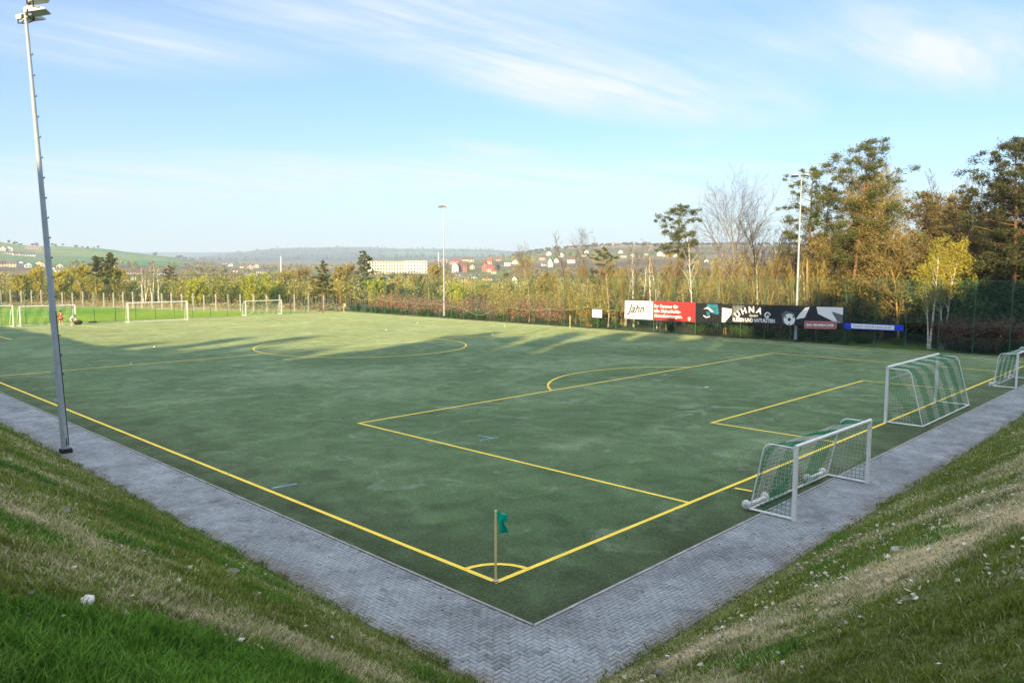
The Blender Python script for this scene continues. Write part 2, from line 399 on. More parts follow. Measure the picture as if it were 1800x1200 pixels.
# ------------------------------------------------------------------ turf and markings
def build_turf():
    m, t, b = newmat('artificial_turf')
    pos = t.n('ShaderNodeNewGeometry').outputs['Position']
    big = t.noise(pos, .10, 5, .62, .6); mid = t.noise(pos, .75, 5, .6, .8); fine = t.noise(pos, 13., 6, .8)
    mp = t.n('ShaderNodeMapping'); mp.inputs['Rotation'].default_value = (0, 0, R(44)); mp.inputs['Scale'].default_value = (4.5, .8, 1); t.l(pos, mp.inputs[0])
    st = t.noise(mp.outputs[0], 1.1, 5, .65, .5)
    c = t.ramp(big, [(.34, (.028, .070, .029)), (.5, (.050, .103, .047)), (.66, (.100, .158, .090))])
    c = t.mix(1., c, t.ramp(mid, [(.30, .74), (.52, 1.), (.74, 1.42)]), 'MULTIPLY')
    c = t.mix(1., c, t.ramp(st, [(.32, .88), (.68, 1.12)]), 'MULTIPLY')
    c = t.mix(1., c, t.ramp(fine, [(.28, .40), (.72, 1.62)]), 'MULTIPLY')
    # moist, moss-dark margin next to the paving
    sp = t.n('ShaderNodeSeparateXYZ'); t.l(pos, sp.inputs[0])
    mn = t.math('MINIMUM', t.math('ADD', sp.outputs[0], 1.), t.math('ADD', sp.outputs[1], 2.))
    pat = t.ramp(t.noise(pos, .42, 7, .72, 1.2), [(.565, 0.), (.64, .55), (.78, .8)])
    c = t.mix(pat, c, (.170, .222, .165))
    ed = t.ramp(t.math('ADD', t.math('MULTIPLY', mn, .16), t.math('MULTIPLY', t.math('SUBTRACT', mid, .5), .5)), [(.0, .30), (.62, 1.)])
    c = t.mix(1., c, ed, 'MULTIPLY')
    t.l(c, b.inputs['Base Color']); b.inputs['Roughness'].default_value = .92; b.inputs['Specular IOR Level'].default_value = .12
    t.l(t.math('MULTIPLY', t.ramp(fine, [(.3, .10), (.7, .34)]), t.ramp(mid, [(.3, .75), (.7, 1.2)])), b.inputs['Sheen Weight']); b.inputs['Sheen Roughness'].default_value = .5; b.inputs['Sheen Tint'].default_value = (.86, 1., .50, 1)
    bp = t.n('ShaderNodeBump'); bp.inputs['Distance'].default_value = .03; bp.inputs['Strength'].default_value = .7
    t.l(t.noise(pos, 22., 5, .7), bp.inputs['Height']); t.l(bp.outputs[0], b.inputs['Normal'])
    nb = NB(); x = np.linspace(-.92, 58.15, 60); y = np.linspace(-1.93, 93.6, 96)
    X, Y = np.meshgrid(x, y, indexing='ij'); nb.grid(np.stack([X, Y, 0*X], -1), True, 0, True)
    tag(nb.build('artificial_turf', m), kind='structure')
    # lines, worn yellow
    ln = NB(); z = .004; w = .125
    def seg(a, b_, ww=w, zz=z):
        a, b_ = np.array(a, float), np.array(b_, float); d = (b_-a)/np.linalg.norm(b_-a); n = np.array([-d[1], d[0]])*ww/2
        k = max(2, int(np.linalg.norm(b_-a)/2)+1); s_ = np.linspace(0, 1, k)[:, None]; P = a+(b_-a)*s_
        G = np.stack([np.c_[P-n, np.full(k, zz)], np.c_[P+n, np.full(k, zz)]], 1); ln.grid(G, False, 0, True)
    def arc(c, r, a0, a1, zz):
        a = np.linspace(a0, a1, max(8, int(abs(a1-a0)*r/.3)+1)); d = np.stack([np.cos(a), np.sin(a)], -1)
        G = np.stack([np.c_[np.array(c)+d*(r-w/2), np.full(len(a), zz)], np.c_[np.array(c)+d*(r+w/2), np.full(len(a), zz)]], 1); ln.grid(G, False, 0, False)
    h = w/2; P0 = (FW-40.32)/2; G0 = (FW-18.32)/2
    seg((0, -h), (0, FL+h)); seg((FW, -h), (FW, FL+h)); seg((h, 0), (FW-h, 0)); seg((h, FL), (FW-h, FL)); seg((h, FL/2), (FW-h, FL/2))
    for s_, y0 in ((1, 0.), (-1, FL)):
        for bx, dp in ((P0, 16.5), (G0, 5.5)):
            seg((bx, y0+s_*h), (bx, y0+s_*(dp+h))); seg((FW-bx, y0+s_*h), (FW-bx, y0+s_*(dp+h))); seg((bx+h, y0+s_*dp), (FW-bx-h, y0+s_*dp))
        th = math.asin((5.5+h)/9.15)
        arc((FW/2, y0+s_*11), 9.15, s_*th, s_*(math.pi-th), z+.004)
        for cx, a0 in ((0, 0 if s_ > 0 else -math.pi/2), (FW, math.pi/2 if s_ > 0 else math.pi)): arc((cx, y0), 1., a0, a0+math.pi/2, z+.004)
    arc((FW/2, FL/2), 9.15, 0, 2*math.pi, z+.004)
    seg((10.22, -.2), (10.28, -.75)); 
    tag(ln.build('pitch_line', YELL), kind='structure')
    bl = NB(); ln2, ln = ln, bl
    def seg2(a, b_): 
        a, b_ = np.array(a, float), np.array(b_, float); d = (b_-a)/np.linalg.norm(b_-a); n = np.array([-d[1], d[0]])*.05
        bl.add([[*(a-n), .004], [*(b_-n), .004], [*(b_+n), .004], [*(a+n), .004]], np.array([[0, 1, 2, 3]]))
    seg2((.2, 10.0), (1.0, 9.9)); seg2((9.2, 10.2), (10.2, 10.15)); seg2((9.9, 10.2), (9.9, 11.0))
    tag(bl.build('small_field_line', BLUEL), kind='structure')
    sp = NB(); 
    for (cx, cy, r) in ((FW/2, 11, .13), (FW/2, FL-11, .13), (FW/2, FL/2, .13)):
        a = np.linspace(0, 2*math.pi, 16, endpoint=False); sp.add(np.vstack([np.stack([cx+r*np.cos(a), cy+r*np.sin(a), 0*a+.010], -1), [[cx, cy, .010]]]), np.array([[i, (i+1) % 16, 16] for i in range(16)]))
    tag(sp.build('penalty_spot', plain('spot_paint', (.72, .7, .5), .9)), kind='structure')
build_turf()

# ------------------------------------------------------------------ paving: herringbone blocks, kerbs
def build_paving():
    V = []; F = []; C = []
    L, Wd, g, H = .2, .1, .006, .03
    xs0, xs1, ys0, ys1 = -3.1, -.98, -4.1, -2.0     # outer / inner edges
    def inside(x, y, lx, ly): return (x+lx/2 > xs0+.02) & (y+ly/2 > ys0+.02) & (((x-lx/2 < xs1-.02) & (y < 96)) | ((y-ly/2 < ys1-.02) & (x < 62)))
    # cells of 10 cm; herringbone: block id by (i - j) mod 4
    i = np.arange(int(math.floor(xs0/.1))-2, 625); j = np.arange(int(math.floor(ys0/.1))-2, 965)
    I, J = np.meshgrid(i, j, indexing='ij'); k = (I-J) % 4
    out = []
    hz = (k == 0); vt = (k == 3)
    for msk, lx, ly in ((hz, .2, .1), (vt, .1, .2)):
        x = I[msk]*.1; y = J[msk]*.1; cx, cy = x+lx/2, y+ly/2
        ok = inside(cx, cy, lx, ly); cx, cy = cx[ok], cy[ok]
        x0 = np.maximum(cx-lx/2+g/2, xs0); x1 = cx+lx/2-g/2; y0 = np.maximum(cy-ly/2+g/2, ys0); y1 = cy+ly/2-g/2
        up = cy-ly/2 > ys1-.02; rt = cx-lx/2 > xs1-.02
        x1 = np.where(up, np.minimum(x1, xs1), x1); y1 = np.where(rt, np.minimum(y1, ys1), y1)
        out.append(np.stack([x0, x1, y0, y1], -1))
    B = np.vstack(out); B = B[(B[:, 1]-B[:, 0] > .02) & (B[:, 3]-B[:, 2] > .02)]
    n = len(B); x0, x1, y0, y1 = B.T; c = .006; z1 = rng.normal(0, .0016, n)+.002; tl = rng.normal(0, .0018, (n, 2))
    zz = lambda sx, sy: z1+tl[:, 0]*sx+tl[:, 1]*sy
    top = [np.stack([x0+c, y0+c, zz(-1, -1)], -1), np.stack([x1-c, y0+c, zz(1, -1)], -1), np.stack([x1-c, y1-c, zz(1, 1)], -1), np.stack([x0+c, y1-c, zz(-1, 1)], -1)]
    bot = [np.stack([x0, y0, z1-.012], -1), np.stack([x1, y0, z1-.012], -1), np.stack([x1, y1, z1-.012], -1), np.stack([x0, y1, z1-.012], -1)]
    V = np.stack(top+bot, 1).reshape(-1, 3); o = np.arange(n)[:, None]*8
    q = np.concatenate([o+np.array([0, 1, 2, 3]), o+np.array([4, 5, 1, 0]), o+np.array([5, 6, 2, 1]), o+np.array([6, 7, 3, 2]), o+np.array([7, 4, 0, 3])])
    cxm, cym = (x0+x1)/2, (y0+y1)/2
    tone = rng.normal(1, .06, n)*(.78+.44*fbm(cxm/1.6, cym/1.6, 9))*np.where(rng.random(n) < .03, .78, 1.)*(1-.22*sstep(.58, .72, fbm(cxm/.8, cym/.8, 14)))
    edge = np.minimum(np.where(cxm < xs1, cxm-xs0, 9), np.where(cym < ys1, cym-ys0, 9)); dirty = sstep(.55, .0, edge+.9*(fbm(cxm/.5, cym/.5, 4)-.5))
    base = np.array([.238, .268, .292])[None]*tone[:, None]; base = base*(1-.55*dirty[:, None])+np.array([.13, .11, .075])*.55*dirty[:, None]
    nb = NB(); nb.add(V, q, False, 0, np.repeat(base, 8, 0))
    m, t, b = newmat('concrete_pavers')
    at = t.n('ShaderNodeAttribute', attribute_name='col').outputs['Color']; pos = t.n('ShaderNodeNewGeometry').outputs['Position']
    cc = t.mix(1., at, t.ramp(t.noise(pos, 40., 4, .7), [(.3, .75), (.7, 1.2)]), 'MULTIPLY')
    cc = t.mix(1., cc, t.ramp(t.noise(pos, .9, 5, .6, .5), [(.3, .74), (.7, 1.16)]), 'MULTIPLY')
    t.l(cc, b.inputs['Base Color']); b.inputs['Roughness'].default_value = .82; b.inputs['Specular IOR Level'].default_value = .3
    tag(nb.build('paved_path', m), kind='structure')
    jt = NB(); 
    jt.add([[xs0, ys0, -.012], [62, ys0, -.012], [62, ys1, -.012], [xs1, ys1, -.012], [xs0, ys1, -.012], [xs1, 96, -.012], [xs0, 96, -.012]], np.array([[0, 1, 2, 3], [0, 3, 3, 4]])[:1])
    jt.add([[xs0, ys0, -.012], [xs1, ys1, -.012], [xs1, 96, -.012], [xs0, 96, -.012]], np.array([[0, 1, 2, 3]]))
    tag(jt.build('paving_joint_sand', plain('joint_sand', (.10, .10, .09), .95, 0, .4, 8.)), kind='structure')
    kb = NB(); 
    kb.box2((xs1+.004, -1.96, -.1), (-.925, 95, .022)); kb.box2((xs1+.004, ys1+.002, -.1), (58.15, -1.935, .022))
    kb.box2((58.16, -1.93, -.1), (58.26, 93.6, .03)); kb.box2((-.92, 93.605, -.1), (58.26, 93.7, .03))
    tag(kb.build('turf_kerb', plain('kerb_concrete', (.36, .37, .37), .9, 0, .3, 2.)), kind='structure')
build_paving()
# ground strip beyond the far kerb lies on the terrain sheet

# ------------------------------------------------------------------ grass bank
def ray_bank(px, py):
    d = ray(px, py); tt = np.arange(.5, 90, .04); P = CP+d*tt[:, None]
    i = np.argmax(P[:, 2] < bank_h(P[:, 0], P[:, 1])); return P[i]
def dist_poly(x, y, pts):
    best = np.full(np.shape(x), 1e9)
    for (ax, ay), (bx, by) in zip(pts[:-1], pts[1:]):
        dx, dy = bx-ax, by-ay; tt = np.clip(((x-ax)*dx+(y-ay)*dy)/(dx*dx+dy*dy+1e-9), 0, 1)
        best = np.minimum(best, np.hypot(x-ax-tt*dx, y-ay-tt*dy))
    return best
STR_R = [ray_bank(*p)[:2] for p in ((1090, 1196), (1200, 1150), (1330, 1090), (1430, 1060), (1520, 1010), (1620, 970), (1740, 935), (1800, 905))]
STR_L = [ray_bank(*p)[:2] for p in ((0, 850), (60, 900), (150, 965), (240, 1030), (340, 1075), (450, 1120), (560, 1160))]
LUSH = [ray_bank(*p)[:2] for p in ((0, 1120), (150, 1150), (350, 1170), (520, 1190))]
def bank_mix(x, y):
    """0..1 amounts of straw and of lush green on the bank"""
    n = fbm(x/.7, y/.7, 41); n2 = fbm(x/2.2, y/2.2, 47); n3 = fbm(x/.25, y/.25, 53)
    dR = dist_poly(x, y, STR_R); dL = dist_poly(x, y, STR_L)
    straw = sstep(1.35, .1, dR+2.6*(n-.5)+1.2*(n3-.5))*.95*sstep(.34, .5, n2+.3*(n3-.5)) + sstep(1.4, .2, dL+2.4*(n-.5)+1.0*(n3-.5))*.40 + sstep(.50, .68, n2+.25*(n3-.5))*.45
    right = np.where(y < EY-.2, sstep(1.5, 4.0, -(y-EY)), 0); straw = straw+right*.55*sstep(.4, .6, n2+.3*(n3-.5))
    lush = sstep(1.7, .3, dist_poly(x, y, LUSH)+.6+3.0*(n-.5)+1.6*(n3-.5)+3.4*(n2-.5))*.9; lush = np.maximum(lush, .75*sstep(.60, .74, fbm(x/1.5, y/1.5, 59)))
    edge = sstep(1.9, .3, (np.maximum(0, EX-x)**4+np.maximum(0, EY-y)**4)**.25)
    return np.clip(straw*(1-lush)*(1-.7*edge), 0, 1), lush, edge
def build_bank():
    nb = NB(); st = .3
    def patch(xa, xb, ya, yb, sx=st, sy=st):
        X, Y = np.meshgrid(np.linspace(xa, xb, int((xb-xa)/sx)+2), np.linspace(ya, yb, int((yb-ya)/sy)+2), indexing='ij')
        d = (np.maximum(0, EX-X)**4+np.maximum(0, EY-Y)**4)**.25
        Z = bank_h(X, Y)+(fbm(X/.9, Y/.9, 61)-.5)*.10*sstep(0, .6, d)+(fbm(X/4, Y/4, 67)-.5)*.35*sstep(.5, 3, d)-.012*(d < .05)
        s, l, e = bank_mix(X, Y)
        soil = np.array([.105, .135, .042]); c = soil*(1-s[..., None])+np.array([.48, .40, .25])*s[..., None]
        c = c*(1-l[..., None])+np.array([.03, .075, .012])*l[..., None]
        nb.grid(np.stack([X, Y, Z], -1), True, 0, True, c)
    patch(-14, EX, EY, 40); patch(-14, EX, 40, 112, .6, 1.0); patch(EX, 40, -13, EY); patch(40, 112, -13, EY, 1., .6); patch(-14, EX, -13, EY)
    patch(-55, -14, -13, 112, 2, 2); patch(-55, 112, -55, -13, 2, 2)
    m, t, b = newmat('bank_soil')
    at = t.n('ShaderNodeAttribute', attribute_name='col').outputs['Color']; pos = t.n('ShaderNodeNewGeometry').outputs['Position']
    c = t.mix(1., at, t.ramp(t.noise(pos, 14., 5, .7), [(.3, .5), (.7, 1.4)]), 'MULTIPLY')
    t.l(c, b.inputs['Base Color']); b.inputs['Roughness'].default_value = .95; b.inputs['Specular IOR Level'].default_value = .1
    bp = t.n('ShaderNodeBump'); bp.inputs['Distance'].default_value = .04; t.l(t.noise(pos, 20., 5, .7), bp.inputs['Height']); t.l(bp.outputs[0], b.inputs['Normal'])
    tag(nb.build('grass_bank', m), kind='structure')
def bank_surf(x, y):
    d = (np.maximum(0, EX-x)**4+np.maximum(0, EY-y)**4)**.25
    return bank_h(x, y)+(fbm(x/.9, y/.9, 61)-.5)*.10*sstep(0, .6, d)+(fbm(x/4, y/4, 67)-.5)*.35*sstep(.5, 3, d)
build_bank()
def in_view(x, y, z, mg=140):
    P = np.stack([x, y, z], -1)-CP; fw = P@CF; px = 900+FPX*(P@CR)/np.maximum(fw, .1); py = 600-FPX*(P@CU)/np.maximum(fw, .1)
    return (fw > .5) & (px > -mg) & (px < 1800+mg) & (py > -mg) & (py < 1200+mg*1.5), px, py, fw
def build_grass():
    xs, ys = [], []
    N = 6000000
    x = np.concatenate([rng.uniform(-13, EX+.16, N//2), rng.uniform(EX, 62, N//2)]); y = np.concatenate([rng.uniform(-12.5, 55, N//2), rng.uniform(-12.5, EY+.16, N//2)])
    d = (np.maximum(0, EX-x)**4+np.maximum(0, EY-y)**4)**.25
    wob = .17*(fbm(x/.45, y/.45, 71)-.47)*2+.05*(fbm(x/.1, y/.1, 72)-.5)
    z = np.maximum(bank_surf(x, y), 0); r = np.sqrt((x-CP[0])**2+(y-CP[1])**2+(z-CP[2])**2)
    dens0 = np.where(np.arange(len(x)) < N//2, (N/2)/(10.0*67.5), (N/2)/(65.1*8.5))
    want = np.clip(2600*(7.5/np.maximum(r, 4))**1.35, 60, 2600)
    ok, px, py, fw = in_view(x, y, z, 420)
    keep = ok & (rng.random(len(x)) < want/dens0) & (np.maximum(EX-x, EY-y) > wob-.08)
    x, y, z, r = x[keep], y[keep], z[keep], r[keep]; n = len(x)
    s, l, e = bank_mix(x, y); clump = fbm(x/.35, y/.35, 83)
    keep = rng.random(n) < np.clip(.35+.9*sstep(.3, .6, clump)+l-.45*s*(rng.random(n) < .5), .2, 1)
    x, y, z, r, s, l, e, clump = [a[keep] for a in (x, y, z, r, s, l, e, clump)]; n = len(x)
    h = (.030+.05*rng.random(n)**1.5+.05*sstep(.5, .75, clump))*(1+.30*l)*(1-.25*s)*(1+.012*r)
    w = (.0032+.0026*rng.random(n))*(1+.055*r); a = rng.uniform(0, 2*math.pi, n); lean = (.35+.75*rng.random(n)+.5*s)*h
    la = rng.uniform(0, 2*math.pi, n)
    P0 = np.stack([x, y, z-.006], -1); wv = np.stack([np.cos(a)*w, np.sin(a)*w, 0*a], -1); lv = np.stack([np.cos(la)*lean, np.sin(la)*lean, 0*a], -1)
    up = np.stack([0*h, 0*h, h], -1)
    V = np.stack([P0-wv, P0+wv, P0+wv*.7+up*.6+lv*.35, P0-wv*.7+up*.6+lv*.35, P0+up*.95+lv], 1).reshape(-1, 3)
    o = np.arange(n)[:, None]*5
    g1, g2, g3, stw = np.array([.13, .20, .028]), np.array([.23, .295, .045]), np.array([.075, .21, .020]), np.array([.60, .56, .35])
    f = rng.random(n)[:, None]; c = g1*(1-f)+g2*f; ol = sstep(.4, .7, fbm(x/1.3, y/1.3, 91))[:, None]*.6; c = c*(1-ol)+np.array([.19, .235, .055])*ol
    c = c*(1-l[:, None])+(g3*(.7+.9*f))*l[:, None]
    dry = (rng.random(n) < np.clip(.07+.95*s-.1*l, 0, .95))[:, None]; c = np.where(dry, stw*(.6+.6*f), c)
    nb = NB(); nb.add(V, [o+np.array([0, 1, 2, 3]), o+np.array([3, 2, 4])], False, 0, np.repeat(c, 5, 0))
    m = leafmat('grass_blades', (.06, .12, .02), (.13, .17, .04), trans=.25, use_col=True)
    tag(nb.build('grass', m), 'short patchy grass with dry straw on the bank', 'grass', kind='stuff')
    print('grass blades', n)
    # scraps of pale leaf and paper lying in the grass
    n = 6500; x = np.concatenate([rng.uniform(EX, 40, n), rng.uniform(-12, EX, 1500)]); y = np.concatenate([EY-.2-7*rng.random(n)**1.0, rng.uniform(-11, 30, 1500)])
    z = bank_surf(x, y); ok, px, py, fw = in_view(x, y, z, 30); cl = fbm(x/1.1, y/1.1, 97)
    ok &= (rng.random(len(x)) < sstep(.38, .62, cl)+.12) & (rng.random(len(x)) < np.clip(14/np.maximum(fw, 1), 0, 1))
    x, y, z = x[ok], y[ok], z[ok]; n = len(x)
    nb = NB(); C = np.stack([x, y, z+.035+.02*rng.random(n)], -1)
    sz = .020+.042*rng.random(n)**2.5
    A = rng.normal(size=(n, 3))*[1, 1, .35]; A /= np.linalg.norm(A, axis=1)[:, None]; B = rng.normal(size=(n, 3))*[1, 1, .35]; B -= (A*B).sum(1)[:, None]*A; B /= np.linalg.norm(B, axis=1)[:, None]
    N_ = np.cross(A, B); A *= sz[:, None]; B *= (sz*(.4+.5*rng.random(n)))[:, None]; N_ *= (sz*.35)[:, None]
    V = np.stack([C-A, C-B*.9+N_*.4, C+A*.9, C+B, C+N_], 1).reshape(-1, 3); o = np.arange(n)[:, None]*5
    nb.add(V, [o+np.array(k) for k in ([0, 1, 4], [1, 2, 4], [2, 3, 4], [3, 0, 4])])
    tag(nb.build('leaf_litter', leafmat('pale_scraps', (.28, .25, .18), (.55, .53, .46), (.72, .72, .68), trans=.1)), 'pale dry leaf scraps scattered through the bank grass', 'leaf litter', kind='stuff')
build_grass()
def debris():
    n = 2600; h = n//2; x = np.concatenate([EX+np.abs(rng.normal(0, .16, h))+.02, rng.uniform(EX, 45, h)]); y = np.concatenate([rng.uniform(EY, 45, h), EY+np.abs(rng.normal(0, .16, h))+.02])
    ex = 500; x = np.concatenate([x, rng.uniform(EX, -1, ex), rng.uniform(EX, 30, ex), rng.uniform(-.9, 14, ex)]); y = np.concatenate([y, rng.uniform(EY, 30, ex), rng.uniform(EY, -2, ex), rng.uniform(-1.9, 16, ex)])
    z = np.full(len(x), .014); ok, px, py, fw = in_view(x, y, z, 30); ok &= rng.random(len(x)) < np.clip(16/np.maximum(fw, 1), 0, 1); x, y, z = x[ok], y[ok], z[ok]
    nb = NB(); nb.leaves(np.stack([x, y, z], -1), .018+.03*rng.random(len(x))**2, .6, up=.25)
    tag(nb.build('path_litter', leafmat('brown_bits', (.10, .07, .04), (.26, .19, .10), (.45, .40, .28), 0.)), 'small brown leaf bits and crumbs on the path edge', 'leaf litter', kind='stuff')
debris()
def lump(name, px, py, size, mat_, label, cat, group=None, seed=0, flat=.6):
    P = ray_bank(px, py); g = np.random.default_rng(seed); nb = NB(); n = 10
    th = np.linspace(0, math.pi, 7); ph = np.linspace(0, 2*math.pi, n, endpoint=False)
    prof = np.stack([np.sin(th), -np.cos(th)*flat], -1)
    nb.lathe(prof, n=n); v = nb.v[0]; k = 1+.28*(g.random(len(v))-.5)*2
    nb.v[0] = v*k[:, None]*size*np.array([1, .75, 1]); z = bank_surf(np.array([P[0]]), np.array([P[1]]))[0]
    return tag(nb.build(name, mat_, loc=(P[0], P[1], z+size*flat*.45), rz=g.random()*6), label, cat, group)
paper = plain('crumpled_paper', (.8, .8, .78), .8, 0, .15, 20.); stone = plain('grey_stone', (.24, .23, .21), .9, 0, .4, 12., .4)
lump('paper', 153, 1077, .075, paper, 'crumpled white paper in the dark grass at the lower left', 'paper', seed=1)
lump('stone', 405, 1011, .16, stone, 'flat grey stone in the grass left of the path corner', 'stone', seed=2, flat=.3)
lump('stone', 110, 902, .13, stone, 'pale flat stone on the left bank below the near mast', 'stone', seed=3, flat=.35)
lump('stone', 1575, 975, .085, plain('pale_stone', (.5, .48, .42), .9, 0, .2, 12.), 'pale stone at the upper edge of the worn strip on the right bank', 'stone', seed=4)
lump('stone', 1165, 1192, .10, stone, 'round grey stone in the grass by the path at the bottom edge', 'stone', seed=5)

# ------------------------------------------------------------------ haze: thin even air round everything
def build_haze():
    nb = NB(); nb.box2((-14500, -14500, -260), (14500, 14500, 230))
    m = bpy.data.materials.new('haze_air'); m.use_nodes = True; nt = m.node_tree; nt.nodes.remove(nt.nodes['Principled BSDF'])
    v = nt.nodes.new('ShaderNodeVolumePrincipled'); v.inputs['Color'].default_value = (.62, .79, 1., 1); v.inputs['Density'].default_value = HAZE; v.inputs['Anisotropy'].default_value = 0.
    nt.links.new(v.outputs[0], nt.nodes['Material Output'].inputs['Volume'])
    tag(nb.build('haze', m), kind='stuff')
HAZE = 2.5e-4
build_haze()
# ------------------------------------------------------------------ masts
def floodlight(parent, loc, rz, tilt, wd=.62, ln=.55, thick=.17):
    """wedge-shaped area floodlight: deep at the rear, thin at the front, glass underneath"""
    ct, st_ = math.cos(tilt), math.sin(tilt); cz, sz_ = math.cos(rz), math.sin(rz)
    def T(p):
        p = np.asarray(p, float).reshape(-1, 3).copy(); x, z = p[:, 0]*ct+p[:, 2]*st_, -p[:, 0]*st_+p[:, 2]*ct
        return np.stack([x*cz-p[:, 1]*sz_, x*sz_+p[:, 1]*cz, z], -1)+np.array(loc)
    h = wd/2; nb = NB()
    prof = [(-.12, .0), (ln, .0), (ln, .045), (.18, thick), (-.05, thick), (-.12, thick*.7)]
    a = [(x, -h, z) for x, z in prof]; b = [(x, h, z) for x, z in prof]; n = len(prof)
    V = T(a+b+[(.2, -h, .06), (.2, h, .06)])
    q = np.array([[i, (i+1) % n, n+(i+1) % n, n+i] for i in range(n)]); t1 = np.array([[(i+1) % n, i, 2*n] for i in range(n)]+[[n+i, n+(i+1) % n, 2*n+1] for i in range(n)])
    nb.add(V, [q[:, ::-1], t1[:, ::-1]])
    o = nb.build('floodlight', plain_lamp, parent)
    g = NB(); g.add(T([(-.06, -h+.05, -.006), (ln-.05, -h+.05, -.006), (ln-.05, h-.05, -.006), (-.06, h-.05, -.006)]), np.array([[3, 2, 1, 0]])); g.build('lens', GLASS, o)
    s = NB(); s.tube(T([(0, -h-.02, .08), (-.05, -h-.02, -.12), (-.05, 0, -.16)]), .022, 5); s.tube(T([(0, h+.02, .08), (-.05, h+.02, -.12), (-.05, 0, -.16)]), .022, 5); s.box(T([(-.10, 0, .05)])[0], (.10, .16, .14))
    s.build('bracket', DARKM, o)
plain_lamp = plain('lamp_housing', (.55, .56, .56), .45, .1, .1, 5.)
def mast(loc, H, label, aim, lamps, near=False):
    t_ = thing('floodlight_mast', loc, label, 'floodlight mast', 'floodlight masts round the pitch')
    z = np.linspace(0.02, H, 14); r = np.interp(z, [0, H], [.14, .052]); nb = NB(); nb.tube(np.c_[0*z, 0*z, z], r, 20 if near else 12); nb.build('pole', GALV, t_)
    b = NB(); b.box((0, 0, .08), (.36, .36, .16)); b.build('base_collar', BLACK, t_)
    ca = math.cos(aim); sa = math.sin(aim)
    arm = NB(); arm.tube([(-sa*-.55, ca*-.55, H-.12), (-sa*.55, ca*.55, H-.12)], .04, 8); arm.tube([(0, 0, H-.1), (0, 0, H+.12)], .06, 8); arm.build('crossarm', GALV, t_)
    for (off, hz, rz, tl) in lamps:
        floodlight(t_, (-sa*off+ca*.12, ca*off+sa*.12, H+hz), aim+rz, tl)
    k = 0; zz_ = 2.9; va = math.atan2(CP[1]-loc[1], CP[0]-loc[0])
    while zz_ < H-.7:
        rr_ = np.interp(zz_, [0, H], [.14, .052]); a = va + (1.15 if near else 1.3*(1 if k % 2 == 0 else -1))
        p = NB(); p.tube([(math.cos(a)*rr_*.9, math.sin(a)*rr_*.9, zz_), (math.cos(a)*(rr_+.055), math.sin(a)*(rr_+.055), zz_)], .02, 6)
        p.tube([(math.cos(a)*(rr_+.05), math.sin(a)*(rr_+.05), zz_-.005), (math.cos(a)*(rr_+.05), math.sin(a)*(rr_+.05), zz_+.05)], .014, 5)
        p.build('climbing_peg', DARKM, t_)
        k += 1; zz_ += .70
    if near:
        a = va+.35; d = NB(); c_, s_ = math.cos(a), math.sin(a); rot = [[c_, -s_, 0], [s_, c_, 0], [0, 0, 1]]
        d.box((c_*.128, s_*.128, .72), (.03, .10, .62), rot); dd = d.build('hatch', plain('hatch_metal', (.50, .54, .56), .4, .3), t_)
        d = NB(); d.box((c_*.146, s_*.146, .42), (.012, .03, .30), rot); d.build('slot', BLACK, dd)
        for zc in (1.95, 3.0):
            a = va-1.35; d = NB(); d.box((math.cos(a)*.16, math.sin(a)*.16, zc), (.12, .07, .10), [[math.cos(a), -math.sin(a), 0], [math.sin(a), math.cos(a), 0], [0, 0, 1]]); d.build('clamp', GALV, t_)
        a = va+.9; d = NB(); d.tube([(math.cos(a)*.145, math.sin(a)*.145, .3), (math.cos(a)*.12, math.sin(a)*.12, 5.2)], .016, 6); d.build('cable_conduit', DARKM, t_)
    return t_
NM = mast((-2.7754, 19.6176, 0), 15.45, 'tall grey floodlight mast standing on the paved path at the left', R(0), ((-.42, .30, R(-8), R(-18)), (-.20, -.02, R(-32), R(-12)), (.45, -.02, R(28), R(-8))), True)
NM.rotation_euler = (-math.atan2(.132, 15.4), -math.atan2(.496, 15.4), 0)      # the near mast leans a little
mast((60.55, 71.45, 0), 15.55, 'slender far floodlight mast in front of the reddish hedge', R(180), ((-.45, .02, R(25), R(-8)), (.45, .02, R(-25), R(-8))))
mast((59.85, 19.72, 0), 15.45, 'white floodlight mast rising behind the black football banner', R(180), ((-.6, .02, R(30), R(-10)), (.5, .02, R(-25), R(-8))))

# ------------------------------------------------------------------ corner flags
def corner_flag(loc, H, label, mat_, seed):
    t_ = thing('corner_flag', loc, label, 'corner flag', 'corner and halfway flags')
    nb = NB(); z = np.linspace(0, H, 8); nb.tube(np.c_[.012*np.sin(z*2.)*0+.0*z, 0*z, z], .026, 10); nb.build('pole', plain('cream_plastic_pole', (.86, .74, .32), .5, 0, .12, 3.), t_)
    b = NB(); b.lathe([(.0, .012), (.075, .012), (.06, .035), (.03, .05)], n=14); b.build('base', plain('pale_rubber', (.5, .5, .46), .8), t_)
    g = np.random.default_rng(seed); a = -.72; c_, s_ = math.cos(a), math.sin(a)
    U = np.linspace(0, 1, 16); Vv = np.linspace(0, 1, 22); P = np.zeros((16, 22, 3))
    for i, u_ in enumerate(U):
        for j, v_ in enumerate(Vv):
            wd_ = np.interp(v_, [0, .12, .32, .52, .62, .85, 1], [.13, .25, .24, .13, .12, .21, .20]); off_ = np.interp(v_, [0, .4, .6, 1], [0, .0, .05, .045])
            fold = (.035+.03*v_)*math.sin(u_*7+v_*3+seed)*min(1, u_*3)
            P[i, j] = (c_*(.026+off_+wd_*u_)-s_*fold, s_*(.026+off_+wd_*u_)+c_*fold, H-.01-.47*v_-.06*u_*(1-v_)-.03*math.sin(u_*3)*v_)
    f = NB(); f.grid(P); fo = f.build('flag', mat_, t_); m = fo.modifiers.new('t', 'SOLIDIFY'); m.thickness = .003
